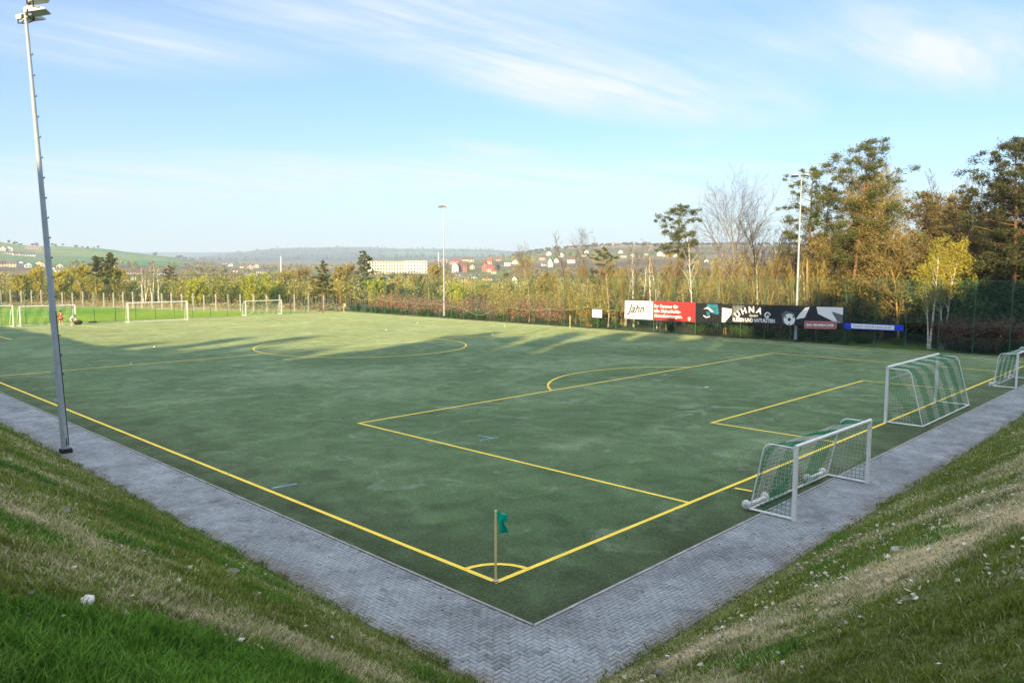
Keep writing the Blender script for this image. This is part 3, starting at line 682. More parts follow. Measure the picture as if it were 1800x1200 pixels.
FLAGG = leafmat('green_flag_cloth', (.01, .62, .50), (.01, .62, .50), trans=.35)
corner_flag((.0, .02, 0), 1.58, 'cream corner post with drooping green flag at the near corner of the pitch', FLAGG, 1)
corner_flag((FW+.6, FL/2, 0), 1.5, 'cream halfway post with a limp flag at the far touchline', plain('dark_flag_cloth', (.03, .10, .05), .8), 2)
corner_flag((FW, FL, 0), 1.5, 'small cream post at the far corner of the pitch', plain('cream_flag_cloth', (.75, .68, .3), .8), 3)

# ------------------------------------------------------------------ goals
def net_strands(W_, prof, cell, rad, stripe, slant, sides=True, sagk=.05, seed=0, side_base=None):
    """net as real cords: back panel follows prof [(y,z)..] from crossbar to ground, side panels fill the profile; returns white and green NBs"""
    wn, gn = NB(), NB(); pr = np.array(prof, float); L = np.r_[0, np.cumsum(np.hypot(*np.diff(pr, axis=0).T))]
    nu, nv = int(round(W_/cell)), int(round(L[-1]/cell)); U = np.linspace(0, W_, nu+1); Vl = np.linspace(0, L[-1], nv+1)
    Y, Z = np.interp(Vl, L, pr[:, 0]), np.interp(Vl, L, pr[:, 1]); P = np.zeros((nu+1, nv+1, 3))
    uu, vv = np.meshgrid(U/W_, Vl/L[-1], indexing='ij'); sag = sagk*np.sin(math.pi*uu)*np.sin(math.pi*vv)+.03*(fbm(uu*9, vv*7, seed)-.5)+sagk*1.2*(fbm(uu*3.5, vv*2.2, seed+5)-.5)*np.sin(math.pi*vv)
    P[..., 0] = U[:, None]; P[..., 1] = Y+sag; P[..., 2] = Z-np.abs(sag)*.8*(Z > .05)
    def segs(A, B, sel, nb, r):
        A, B = A[sel], B[sel]; n = len(A)
        if not n: return
        T = B-A; T /= np.linalg.norm(T, axis=1)[:, None]+1e-9; ref = np.where(np.abs(T[:, 2:3]) < .8, [[0, 0, 1.]], [[1., 0, 0]])
        X = np.cross(T, ref); X /= np.linalg.norm(X, axis=1)[:, None]; Yv = np.cross(T, X)
        ring = [X*r*math.cos(k)+Yv*r*math.sin(k) for k in (0, 2.094, 4.189)]
        V = np.stack([A+ring[0], A+ring[1], A+ring[2], B+ring[0], B+ring[1], B+ring[2]], 1).reshape(-1, 3); o = np.arange(n)[:, None]*6
        nb.add(V, np.concatenate([o+np.array(k) for k in ([0, 1, 4, 3], [1, 2, 5, 4], [2, 0, 3, 5])]), True)
    def emit(P, par):
        for A, B, pa in ((P[:-1], P[1:], (par[:-1]+par[1:])/2), (P[:, :-1], P[:, 1:], (par[:, :-1]+par[:, 1:])/2)):
            g = (np.floor(pa/stripe).astype(int) % 2 == 0).ravel(); A = A.reshape(-1, 3); B = B.reshape(-1, 3)
            segs(A, B, ~g, wn, rad); segs(A, B, g, gn, rad*1.75)
    emit(P, U[:, None]+slant*Vl[None])
    if sides:
        for x0, s in ((0., 1), (W_, -1)):
            ymax = pr[:, 0].max(); zmax = pr[:, 1].max()
            ny = int(round(ymax/cell))+1; nz = int(round(zmax/cell))+1; zl = np.linspace(0, zmax, nz); 
            order = np.argsort(pr[:, 1]); yb = np.interp(zl, pr[order, 1], pr[order, 0]); fr = np.linspace(0, 1, ny)
            Q = np.zeros((ny, nz, 3)); Q[..., 1] = fr[:, None]*yb[None]; Q[..., 2] = zl[None]; Q[..., 0] = x0+s*.05*np.sin(math.pi*fr)[:, None]*np.sin(math.pi*zl/zmax)[None]
            emit(Q, Q[..., 1]*1.0+Q[..., 2]*.8+.3*(x0 > 0))
    return wn, gn
def goal(loc, rz, W_, H, top, base, label, cell=.11, rad=.004, wheels=False, net=True, group=None, stripe=.62, slant=.35, pr=.05, rounded=True, sagk=.05):
    t_ = thing('football_goal', loc, label, 'football goal', group, rz)
    n = NB(); n.box((0, 0, H/2), (pr*2, pr*2, H)); n.build('post', WHITE, t_)
    n = NB(); n.box((W_, 0, H/2), (pr*2, pr*2, H)); n.build('post', WHITE, t_)
    n = NB(); n.tube([(-pr, 0, H+pr*.6), (W_+pr, 0, H+pr*.6)], pr*1.05, 12); n.build('crossbar', WHITE, t_)
    bend = top*.72
    for x in (0, W_):
        a = np.linspace(0, 1, 7); cx = bend+(top-bend)*np.sin(a*math.pi/2); cz = H-.02-(top-bend)*(1-np.cos(a*math.pi/2))*1.2
        n = NB(); pts = [(x, .02, H-.02)]+[(x, cy_, cz_) for cy_, cz_ in zip(cx, cz)]+[(x, base, .05)]; n.tube(pts, .022, 8); n.build('stay', WHITE, t_)
        n = NB(); n.tube([(x, .03, .045), (x, base+.03, .045)], .038, 8); n.build('ground_bar', WHITE, t_)
        if not wheels:
            n = NB(); n.tube([(x, .02, H*.8), (x, top*.93, H-.10)], .012, 5); n.build('brace', WHITE, t_)
    n = NB(); n.tube([(0, base, .05), (W_, base, .05)], .03 if not wheels else .036, 8); n.build('rear_bar', WHITE, t_)
    if wheels:
        for xa in (.12, W_-1.08):
            n = NB(); n.tube([(xa+.05, base+.10, .12), (xa+.9, base+.10, .12)], .06, 10); n.build('ballast_tube', WHITE, t_)
            for xw in (xa-.12, xa+.98):
                n = NB(); yy = np.array([-.035, -.035, .035, .035]); n.lathe([(.0, -.035), (.12, -.035), (.135, -.02), (.135, .02), (.12, .035), (0, .035)], n=18)
                v = n.v[0]; n.v[0] = np.stack([v[:, 2], v[:, 0], v[:, 1]], -1)+np.array([xw, base+.12, .137]); wo = n.build('wheel', plain('white_plastic_wheel', (.75, .77, .76), .5), t_)
                n = NB(); n.tube([(xw-.05, base+.12, .137), (xw+.05, base+.12, .137)], .03, 8); n.build('hub', GALV, wo)
    if net:
        pf = [(0.03, H+.02), (bend, H-.04), (top, H-.04-(top-bend)*1.2), (base-.02, .09)]
        wn, gn = net_strands(W_, pf, cell, rad, stripe, slant, seed=int(W_*10+H*100), sagk=sagk)
        wn.build('white_net', NETW, t_); gn.build('green_net', NETG, t_)
    return t_
goal((8.45, -2.86, 0), R(-1.2), 5.15, 2.0, .95, 1.27, 'small wheeled goal on the near paved path with striped net', wheels=True, group='training goals parked off the goal line', cell=.125, rad=.0042, stripe=1.15, slant=.5, sagk=.20)
goal((40.05, -1.95, 0), R(0), 5.15, 2.0, .95, 1.12, 'small wheeled goal beyond the full-size goal, cut by the right edge', wheels=True, group='training goals parked off the goal line')
goal((FW/2+3.72, 0, 0), R(180), 7.44, 2.44, 1.0, 1.52, 'full-size goal on the near goal line with broad green and white net stripes', group='full-size goals', cell=.12, stripe=.8, slant=.25, pr=.06)
goal((FW/2-3.72, FL, 0), R(0), 7.44, 2.44, .5, .9, 'bare white goal frame on the far goal line', net=False, group='full-size goals', pr=.06)
fg = 'goals standing along the far end fence'
goal((13.0, 91.7, 0), R(2), 5.9, 2.3, .8, 1.3, 'white goal with striped net beside the two players', cell=.22, rad=.007, group=fg, wheels=False)
goal((41.65, 93.3, 0), R(1), 5.75, 2.1, .7, 1.1, 'white netted goal near the far right end of the fence', cell=.22, rad=.007, group=fg)
goal((5.0, 91.6, 0), R(1), 7.3, 2.44, .8, 1.4, 'white goal partly cut off by the left edge of the view', cell=.22, rad=.007, group=fg)

# ------------------------------------------------------------------ fences with ball netting
def lattice(nb, P0, du, L, z0, z1, cell, wd, zf=None):
    """upright and level wires of a panel starting at P0 along du; zf(u)->lower edge"""
    P0 = np.array(P0, float); du = np.array(du, float); nrm = np.array([-du[1], du[0]])*wd
    us = np.arange(0, L+1e-6, cell)
    zl = np.array([zf(v) if zf else z0 for v in us])
    a = P0[:2]+du*us[:, None]; side = du*wd
    V = np.stack([np.c_[a-side, zl], np.c_[a+side, zl], np.c_[a+side, np.full(len(us), z1)], np.c_[a-side, np.full(len(us), z1)]], 1).reshape(-1, 3)
    nb.add(V, np.arange(len(us)*4).reshape(-1, 4))
    for z in np.arange(z0, z1, cell):
        if zf:
            ok = zl <= z; k = 0
            while k < len(us):
                if ok[k]:
                    e = k
                    while e+1 < len(us) and ok[e+1]: e += 1
                    if e > k:
                        p, q = P0[:2]+du*us[k], P0[:2]+du*us[e]; nb.add([[*p, z-wd], [*q, z-wd], [*q, z+wd], [*p, z+wd]], np.array([[0, 1, 2, 3]]))
                    k = e+1
                else: k += 1
        else:
            p, q = P0[:2], P0[:2]+du*L; nb.add([[*p, z-wd], [*q, z-wd], [*q, z+wd], [*p, z+wd]], np.array([[0, 1, 2, 3]]))
def fence(P0, du, L, label, spacing, zf, Hh=5.95):
    t_ = thing('ball_fence', (*P0, 0), label, 'fence'); du = np.array(du, float); k = int(L/spacing)
    for i in range(k+1):
        p = du*i*spacing; n = NB(); n.tube([(p[0], p[1], -.1), (p[0], p[1], Hh)], .038, 8); n.build('post', GREENM, t_)
    n = NB(); n.tube([(0, 0, Hh-.03), (*(du*L), Hh-.03)], .016, 5); n.tube([(0, 0, 1.25), (*(du*L), 1.25)], .012, 5); n.build('rail', GREENM, t_)
    n = NB(); off = np.array([-du[1], du[0]])*.06
    lattice(n, off, du, L, .05, 1.25, .10, .0032); n.build('wire_mesh', GREENM, t_)
    n = NB(); lattice(n, -off, du, L, 1.3, Hh, .13, .0036, zf); 
    us = np.arange(0, L, .5); n.tube(np.c_[-off+du*us[:, None], [zf(v) for v in us]], .012, 5)
    n.build('ball_net', GREENN, t_)
    us = us[us < 58]; n = NB(); n.tube(np.c_[-off*1.4+du*us[:, None], [zf(v) for v in us]], .022, 5); n.build('net_rope', plain('pale_green_rope', (.22, .36, .24), .9), t_)
    return t_
def sagA(u):
    y = 94.4-u                                  # far-side fence runs from the far corner to the right
    s = 1.75+.12*math.sin(u*.9)
    s -= 1.15*math.exp(-((y-63.5)/2.6)**2); s += .35*sstep(70, 90, y); s += .5*sstep(52, 45, y)
    return float(s)
fence((59.6, 94.4), (0, -1), 104., 'tall green ball fence along the far touchline', 2.56, sagA)
fence((57.1, 94.45), (-1, 0), 84., 'tall green ball fence behind the far goal line', 2.52, lambda u: 1.45+.1*math.sin(u))
def concrete_fence():
    pts = []
    for px in [2, 19, 38, 56, 73, 91, 110, 128, 146, 165, 183, 200, 217, 234, 250, 268, 285, 302, 320, 340, 359, 380, 401, 423, 446, 469, 492, 518, 543, 569]:
        x, y, _ = on_ground(px, np.interp(px, [0, 73, 128, 200, 284, 340, 423, 569], [534.5, 536, 538, 540, 542.5, 545, 547, 545.5])); pts.append((x, y))
    pts += [(pts[0][0]-9*(k+1)*.55, pts[0][1]+9*(k+1)*.3) for k in range(2)][:0]
    t_ = thing('post_fence', (pts[0][0], pts[0][1], 0), 'row of pale concrete fence posts at the far edge of the meadow', 'fence')
    o = np.array(pts[0])
    for k, p in enumerate(pts):
        q = np.array(p)-o; n = NB(); hh = 2.75+.1*rng.normal(); n.box((q[0], q[1], hh/2-.1), (.17, .17, hh)); n.build('post', CONC, t_)
    n = NB()
    for z in (.5, 1.2, 1.9, 2.5): n.tube([(*(np.array(p)-o), z) for p in pts], .006, 3)
    n.build('fence_wire', DARKM, t_)
concrete_fence()

# ------------------------------------------------------------------ banners and signs on the far fence
FX = 59.44
def text_nb(s, size, bold=0., shear=0., sx=1., spacing=1., align='LEFT'):
    cu = bpy.data.curves.new('lettering', 'FONT'); cu.body = s; cu.size = size; cu.offset = bold*size; cu.shear = shear; cu.space_character = spacing; cu.align_x = align; cu.resolution_u = 3
    ob = bpy.data.objects.new('lettering', cu); COL.objects.link(ob); bpy.context.view_layer.update()
    me = ob.to_mesh(); v = np.array([w.co[:] for w in me.vertices]).reshape(-1, 3); f = [tuple(p.vertices) for p in me.polygons]; ob.to_mesh_clear()
    bpy.data.objects.remove(ob); bpy.data.curves.remove(cu)
    v[:, 0] *= sx
    return v, f
def put_text(nb, s, x, z, size, y=-.012, rot=0., **k):
    """text drawn in the banner plane (local x to the right, z up)"""
    v, f = text_nb(s, size, **k)
    if rot: c_, s_ = math.cos(rot), math.sin(rot); v = np.c_[v[:, 0]*c_-v[:, 1]*s_, v[:, 0]*s_+v[:, 1]*c_, v[:, 2]]
    V = np.c_[v[:, 0]+x, np.full(len(v), y), v[:, 1]+z]; fs = {}
    for p in f: fs.setdefault(len(p), []).append(p)
    nb.add(V, [np.array(p) for p in fs.values()]); return v
def flat(nb, pts, y=-.008):
    n = len(pts); c = np.mean(pts, 0); V = [[p[0], y, p[1]] for p in pts]+[[c[0], y, c[1]]]; nb.add(V, np.array([[i, (i+1) % n, n] for i in range(n)]))
def panel(nb, w, zl, zr, h, th=.012, nx=24, wav=.012, seed=0):
    """slack banner sheet: left edge bottom zl, right edge bottom zr"""
    x = np.linspace(0, w, nx); z = np.linspace(0, 1, 6); X, Zf = np.meshgrid(x, z, indexing='ij'); base = zl+(zr-zl)*X/w
    Yw = wav*(fbm(X*1.3, Zf*2, seed)-.5)
    P = np.stack([X, Yw, base+Zf*h], -1); nb.grid(P, True); P2 = P.copy(); P2[..., 1] += th; nb.grid(P2, True, 0, True)
    for A, B in ((P[0], P2[0]), (P2[-1], P[-1]), (P2[:, 0], P[:, 0]), (P[:, -1], P2[:, -1])): nb.grid(np.stack([A, B], 0), False)
def banner(name, pxl, pxr, top_l, bot_l, top_r, bot_r, label, cat, mat_, X=FX, seed=0, wav=.012):
    A = on_x(pxl, bot_l, X); B = on_x(pxl, top_l, X); C_ = on_x(pxr, bot_r, X); D = on_x(pxr, top_r, X)
    w = A[1]-C_[1]; h = ((B[2]-A[2])+(D[2]-C_[2]))/2
    t_ = thing(name, (X, A[1], A[2]), label, cat, 'sponsor banners on the far fence', R(-90)); n = NB(); panel(n, w, 0, C_[2]-A[2], h, seed=seed, wav=wav); n.build('sheet', mat_, t_)
    return t_, w, h, C_[2]-A[2]
BW = plain('white_banner_vinyl', (.74, .74, .74), .5, 0, .06, 2.); BR = plain('red_banner_vinyl', (.44, .035, .035), .5, 0, .1, 2.); BK = plain('black_banner_vinyl', (.016, .018, .02), .45, 0, .2, 2.)
BB = plain('blue_banner_vinyl', (.005, .04, .62), .5, 0, .08); GREY = plain('grey_print', (.45, .47, .48), .6); WP = plain('white_print', (.82, .82, .82), .6, 0, .04); BKP = plain('black_print', (.015, .015, .018), .6)
TEAL = plain('teal_print', (.03, .22, .34), .6, 0, .4, 3.); MIDG = plain('mid_grey_print', (.20, .215, .22), .6, 0, .5, 2.5)
def bar(t_, name, mat_, fn):
    n = NB(); fn(n); return n.build(name, mat_, t_)
t_, w, h, dz = banner('banner', 1098, 1147.5, 528.5, 559.5, 529, 562, 'white banner with black script lettering left of the red banner', 'banner', BW, seed=1)
bar(t_, 'lettering', BKP, lambda n: put_text(n, 'Jahn', w*.13, h*.36, h*.66, bold=.012, shear=.42, sx=.92, y=-.02))
bar(t_, 'small_print', GREY, lambda n: [flat(n, [(w*.2, h*z_), (w*.88, h*z_-.02), (w*.88, h*z_+.03), (w*.2, h*z_+.05)], -.02) for z_ in (.24, .10)])
t_, w, h, dz = banner('banner', 1148, 1222, 529, 562, 531.5, 566, 'red banner with three lines of white lettering', 'banner', BR, seed=2)
def red_text(n):
    for k, s in enumerate(('Ihr Partner für', 'alle Sicherheits-', 'dienstleistungen.')):
        put_text(n, s, .12, h*(.66-.235*k)-.03*k, h*.245, bold=.03, y=-.02, sx=(1.02, 1.05, 1.06)[k])
bar(t_, 'lettering', WP, red_text)
bar(t_, 'emblem', WP, lambda n: flat(n, [(w*.865+a*.19, h*.19+b*.22-.1) for a, b in ((0, -1), (.6, -.55), (.85, .2), (.7, .8), (0, .9), (-.7, .8), (-.85, .2), (-.6, -.55))], -.02))
bar(t_, 'emblem_mark', BR, lambda n: [flat(n, [(w*.865+cx+.055*math.cos(a), h*.19-.1+cz+.055*math.sin(a)) for a in np.linspace(0, 6.28, 9)[:-1]], -.026) for cx, cz in ((.04, .05), (-.05, -.05))])
t_, w, h, dz = banner('banner', 1218, 1268.5, 532, 566, 533.5, 567.5, 'black banner with a white and teal eye emblem', 'banner', BK, X=FX+.03, seed=3)
bar(t_, 'red_wedge', BR, lambda n: flat(n, [(.0, h), (.02, 0), (.30, 0), (.10, h)], -.02))
bar(t_, 'teal_feather', TEAL, lambda n: [flat(n, [(w*.46, h*.97), (w*.84, h*.97), (w*.90, h*.58), (w*.70, h*.62), (w*.52, h*.82)], -.02), flat(n, [(w*.64, h*.62), (w*.92, h*.58), (w*.88, h*.45), (w*.68, h*.50)], -.02), flat(n, [(w*.47, h*.58), (w*.58, h*.56), (w*.60, h*.40), (w*.50, h*.36)], -.02)])
bar(t_, 'eye_emblem', WP, lambda n: [flat(n, [(w*.36, h*.70), (w*.50, h*.83), (w*.60, h*.74), (w*.72, h*.60), (w*.64, h*.56), (w*.54, h*.70), (w*.46, h*.74)], -.026), flat(n, [(w*.36, h*.36), (w*.46, h*.26), (w*.58, h*.30), (w*.60, h*.36), (w*.47, h*.31), (w*.38, h*.40)], -.026)])
t_, w, h, dz = banner('banner', 1268.5, 1484.5, 534, 567, 538.5, 576, 'long black banner with arched white lettering and a football', 'banner', BK, seed=4)
sl_ = dz/w
def uh(n):
    cx, cz, rad_ = w*.272, -.86, 2.0
    for ch, a in zip('UHNAG', (40, 22, 3, -16, -37)):
        v, f = text_nb(ch, h*.42, bold=.035); mid = (v[:, 0].min()+v[:, 0].max())/2; ca, sa = math.cos(R(a)), math.sin(R(a)); X_ = v[:, 0]-mid
        x = cx-math.sin(R(a))*rad_*1.12+X_*ca-v[:, 1]*sa; z = cz+math.cos(R(a))*rad_+X_*sa+v[:, 1]*ca+sl_*cx
        fs = {}
        for p in f: fs.setdefault(len(p), []).append(p)
        n.add(np.c_[x, np.full(len(x), -.02), z], [np.array(p) for p in fs.values()])
    put_text(n, 'GmbH', w*.245, h*.37+sl_*w*.25, h*.17, bold=.02, y=-.02)
    v, f = text_nb('FLIESEN UND NATURSTEIN', h*.27, bold=.03); k = (w*.36)/(v[:, 0].max()-v[:, 0].min())
    put_text(n, 'FLIESEN UND NATURSTEIN', w*.10, h*.10+sl_*w*.1, h*.27, bold=.03, sx=k, y=-.02, rot=math.atan(sl_))
bar(t_, 'lettering', WP, uh)
def zs(x): return sl_*x
for P_ in ([(.02, .05), (w*.03, .06), (w*.085, h*.45), (w*.09, h*.74), (.02, h*.80)], [(w*.63, zs(w*.63)+h*.32), (w*.70, zs(w*.7)+h*.42), (w*.735, zs(w*.73)+h*.95), (w*.70, zs(w*.7)+h*.9), (w*.66, zs(w*.66)+h*.62)],
           [(w*.785, zs(w*.78)+h*.96), (w*.985, zs(w)+h*.96), (w*.985, zs(w)+h*.22), (w*.93, zs(w*.93)+h*.25), (w*.80, zs(w*.8)+h*.62)]):
    bar(t_, 'white_field', WP, lambda n: flat(n, P_, -.018))
for P_, y_ in (([(w*.53, zs(w*.53)+h*.08), (w*.62, zs(w*.62)+.05), (w*.62, zs(w*.62)+h*.6), (w*.55, zs(w*.55)+h*.72), (w*.51, zs(w*.51)+h*.55)], -.016), ([(w*.095, h*.95), (w*.20, h*.95), (w*.095, h*.3)], -.016), ([(w*.90, zs(w*.9)+h*.75), (w*.985, zs(w)+h*.6), (w*.985, zs(w)+h*.22), (w*.95, zs(w*.95)+h*.26)], -.022)):
    bar(t_, 'grey_field', MIDG, lambda n: flat(n, P_, y_))
bx, bz, br = w*.578, sl_*w*.578+h*.30, h*.29
bar(t_, 'football', WP, lambda n: flat(n, [(bx+br*math.cos(a), bz+br*math.sin(a)) for a in np.linspace(0, 2*math.pi, 25)[:-1]], -.024))
bar(t_, 'football_patch', BKP, lambda n: [flat(n, [(bx+ox+rr_*math.cos(a+.3), bz+oz+rr_*math.sin(a+.3)) for a in np.linspace(0, 2*math.pi, 6)[:-1]], -.028) for ox, oz, rr_ in ((0, 0, br*.34), (br*.7, br*.45, br*.18), (-br*.7, br*.4, br*.18), (0, -br*.82, br*.15))])
t_, w, h, dz = banner('sign', 1413.5, 1470.5, 563.5, 577, 565, 578.5, 'small red board with white capital letters under the black banner', 'sign', plain('faded_red_board', (.42, .08, .09), .6, 0, .15), X=FX-.09, seed=5, wav=0)
bar(t_, 'border', plain('pink_print', (.62, .36, .36), .6), lambda n: [flat(n, p, -.016) for p in ([(0.04, .04), (w-.04, .04+dz), (w-.04, .10+dz), (.04, .10)], [(.04, h-.10), (w-.04, h-.10+dz), (w-.04, h-.04+dz), (.04, h-.04)], [(.04, .04), (.10, .04), (.10, h-.04), (.04, h-.04)], [(w-.10, dz+.04), (w-.04, dz+.04), (w-.04, h+dz-.04), (w-.10, h+dz-.04)])])
def bad(n):
    v, f = text_nb('BAD BRAMBACHER', h*.46, bold=.04); put_text(n, 'BAD BRAMBACHER', w*.07, h*.34, h*.46, bold=.04, sx=w*.86/(v[:, 0].max()), y=-.016, rot=math.atan(dz/w))
bar(t_, 'lettering', WP, bad)
t_, w, h, dz = banner('sign', 1484, 1588, 567.5, 577.5, 571, 582, 'long bright blue board with a white lettered strip', 'sign', BB, X=FX-.02, seed=6, wav=0)
bar(t_, 'white_strip', WP, lambda n: flat(n, [(w*.125, h*.13+dz*.12), (w*.85, h*.13+dz*.85), (w*.85, h*.87+dz*.85), (w*.115, h*.93+dz*.12)], -.014))
def teamt(n):
    s_ = 'TEAM SPORTBEDARF'; v, f = text_nb(s_, h*.55, bold=.0, spacing=1.1); put_text(n, s_, w*.145, h*.30+dz*.14, h*.55, spacing=1.1, sx=w*.67/v[:, 0].max(), y=-.02, rot=math.atan(dz/w))
bar(t_, 'lettering', plain('pale_blue_print', (.16, .26, .55), .6), teamt)
t_, w, h, dz = banner('sign', 1041, 1058, 543.5, 557.5, 544, 558.5, 'small white notice board left of the white script banner', 'sign', BW, X=FX-.03, seed=7, wav=0)
bar(t_, 'small_print', plain('blue_print', (.18, .26, .5), .6), lambda n: [flat(n, [(w*.12, h*a), (w*b_, h*a), (w*b_, h*a+.09), (w*.12, h*a+.09)], -.014) for a, b_ in ((.72, .5), (.22, .42))])

# ------------------------------------------------------------------ people at the far end
SKIN = plain('skin', (.55, .33, .23), .6, 0, .05); HAIRM = plain('dark_hair', (.03, .02, .015), .8)
def skin_body(name, J, E, Rr, mat_, parent, root):
    me = bpy.data.meshes.new(name); me.from_pydata([tuple(p) for p in J], E, []); o = bpy.data.objects.new(name, me); COL.objects.link(o); me.materials.append(mat_)
    o.parent = parent; m = o.modifiers.new('Skin', 'SKIN'); m.use_smooth_shade = True
    sv = me.skin_vertices[0].data
    for i, r_ in enumerate(Rr): sv[i].radius = (r_, r_) if np.isscalar(r_) else r_
    sv[root].use_root = True
    s = o.modifiers.new('Sub', 'SUBSURF'); s.levels = 1; s.render_levels = 2; return o
def person(loc, rz, label, K, shirt, shorts, shoe):
    """K: joint positions by name"""
    t_ = thing('person', loc, label, 'person', None, rz); J, E, Q, ix = [], [], [], {}
    def add(nm, p, r_, par=None):
        ix[nm] = len(J); J.append(np.array(p, float)); Q.append(r_)
        if par: E.append((ix[par], ix[nm]))
    add('pelvis', K['pelvis'], .125); add('waist', K['waist'], .115, 'pelvis'); add('chest', K['chest'], .145, 'waist'); add('neckb', K['neck'], .06, 'chest'); add('head0', K['head']-np.array([0, 0, .06]), .075, 'neckb'); add('head1', K['head']+np.array([0, 0, .02]), .095, 'head0'); add('head2', K['head']+np.array([0, 0, .09]), .07, 'head1')
    add('nose', K['head']+K['face']*.115+np.array([0, 0, -.01]), .016, 'head1')
    for s in ('l', 'r'):
        add('sh'+s, K['sh'+s], .058, 'chest'); add('el'+s, K['el'+s], .042, 'sh'+s); add('wr'+s, K['wr'+s], .029, 'el'+s)
        d = K['wr'+s]-K['el'+s]; d = d/np.linalg.norm(d); sd = np.cross(d, [0, 1, 0.2]); sd /= np.linalg.norm(sd); add('pa'+s, K['wr'+s]+d*.07, .03, 'wr'+s)
        for q in range(4): add(f'fi{q}{s}', K['wr'+s]+d*(.155-.012*abs(q-1.3))+sd*(q-1.5)*.021+np.array([0, .012, 0]), .009, 'pa'+s)
        add('th'+s, K['wr'+s]+d*.085+sd*.055, .010, 'wr'+s)
        add('hip'+s, K['hip'+s], .095, 'pelvis'); add('kn'+s, K['kn'+s], .058, 'hip'+s); add('an'+s, K['an'+s], .038, 'kn'+s); add('to'+s, K['an'+s]+K['foot']*.17+np.array([0, 0, -.045]), .034, 'an'+s)
    skin_body('body', J, E, Q, SKIN, t_, 0)
    sh = [(K['pelvis']+(K['waist']-K['pelvis'])*.1), K['waist'], K['chest'], K['neck']-(K['neck']-K['chest'])*.45]; jj = sh+[K['shl'], K['shl']+(K['ell']-K['shl'])*.62, K['shr'], K['shr']+(K['elr']-K['shr'])*.62]
    skin_body('shirt', jj, [(0, 1), (1, 2), (2, 3), (2, 4), (4, 5), (2, 6), (6, 7)], [.155, .145, .165, .085, .08, .068, .08, .068], shirt, t_, 0)
    jj = [K['pelvis']+np.array([0, 0, .06]), K['hipl'], K['hipl']+(K['knl']-K['hipl'])*.72, K['hipr'], K['hipr']+(K['knr']-K['hipr'])*.72]
    skin_body('shorts', jj, [(0, 1), (1, 2), (0, 3), (3, 4)], [.15, .115, .10, .115, .10], shorts, t_, 0)
    h = NB(); h.lathe([(.0, .13), (.06, .118), (.095, .075), (.108, .02), (.104, -.02), (.085, -.06)], n=14); v = h.v[0]; h.v[0] = v*np.array([1, 1, 1])+K['head']-K['face']*.022+np.array([0, 0, .02]); h.build('hair', HAIRM, t_)
    for s in ('l', 'r'):
        n = NB(); a = K['an'+s]; n.tube([a+np.array([0, 0, -.0])-K['foot']*.05, a+K['foot']*.08+np.array([0, 0, -.035]), a+K['foot']*.20+np.array([0, 0, -.05])], [.055, .048, .035], 8); n.build('shoe', shoe, t_)
    return t_
A = lambda *p: np.array(p, float)
K1 = dict(pelvis=A(0, 0, .94), waist=A(0, .0, 1.12), chest=A(0, .02, 1.34), neck=A(0, .03, 1.52), head=A(0, .05, 1.66), face=A(0, 1, 0), foot=A(0, 1, 0), shl=A(-.20, .02, 1.43), ell=A(-.30, .0, 1.14), wrl=A(-.30, .16, .92), shr=A(.20, .02, 1.43), elr=A(.31, -.02, 1.15), wrr=A(.30, .12, .92),
    hipl=A(-.10, 0, .90), knl=A(-.12, .04, .50), anl=A(-.14, -.02, .09), hipr=A(.10, 0, .90), knr=A(.13, .07, .50), anr=A(.16, .04, .09))
REDC = plain('red_cloth', (.60, .05, .045), .8, 0, .1); REDD = plain('dark_red_cloth', (.45, .02, .02), .8); PALEB = plain('pale_blue_cloth', (.42, .62, .78), .8, 0, .08); GREYC = plain('pale_grey_cloth', (.55, .56, .58), .8); SHOE = plain('white_shoe', (.6, .58, .5), .6)
pr_ = on_ground(107.5, 572.5)
p_ = person((pr_[0], pr_[1], 0), R(-10), 'player in red shirt and red shorts seen from behind beside the far goal', K1, REDC, REDD, SHOE)
n = NB(); put_text(n, '9', -.07, 1.22, .24, bold=.03, y=-.165); n.build('shirt_number', WP, p_)
K2 = dict(pelvis=A(0, 0, .80), waist=A(.10, 0, .98), chest=A(.28, 0, 1.12), neck=A(.42, 0, 1.18), head=A(.55, 0, 1.16), face=A(.8, 0, -.6), foot=A(1, 0, 0), shl=A(.34, .18, 1.14), ell=A(.42, .24, .86), wrl=A(.58, .16, .66), shr=A(.34, -.18, 1.14), elr=A(.42, -.24, .86), wrr=A(.58, -.16, .66),
    hipl=A(-.02, .10, .78), knl=A(.14, .12, .46), anl=A(-.04, .13, .09), hipr=A(-.02, -.10, .78), knr=A(.16, -.12, .46), anr=A(.04, -.14, .09))
pr_ = on_ground(125.5, 572.5)
person((pr_[0], pr_[1], 0), R(-46), 'player in pale blue shirt bending down to a black bag', K2, PALEB, GREYC, SHOE)
pb = on_ground(137.5, 570.5); t_ = thing('sports_bag', (pb[0], pb[1], 0), 'black sports bag on the turf by the bending player', 'bag', rz=R(-38))
n = NB(); xs = np.linspace(-.48, .48, 9); n.tube([(x, 0, .27+.02*math.sin(x*4)) for x in xs], [.10, .21, .25, .265, .26, .265, .25, .21, .10], 14); n.build('body', plain('black_bag_fabric', (.018, .016, .015), .8, 0, .3), t_)
n = NB(); n.tube([(-.22, -.2, .38), (-.16, -.12, .62), (.16, -.12, .62), (.22, -.2, .38)], .016, 6); n.build('handle', BLACK, t_)
pb = on_ground(163, 566.8); n = NB(); n.lathe([(0, 0), (.34, .0), (.42, .09), (.3, .17), (0, .2)], n=14); v = n.v[0]; n.v[0] = v*np.array([1.3, .7, 1]); tag(n.build('kit_bag', plain('dark_grey_fabric', (.04, .04, .04), .8), loc=(pb[0], pb[1], 0)), 'flat dark kit bag lying by the far fence right of the players', 'bag')
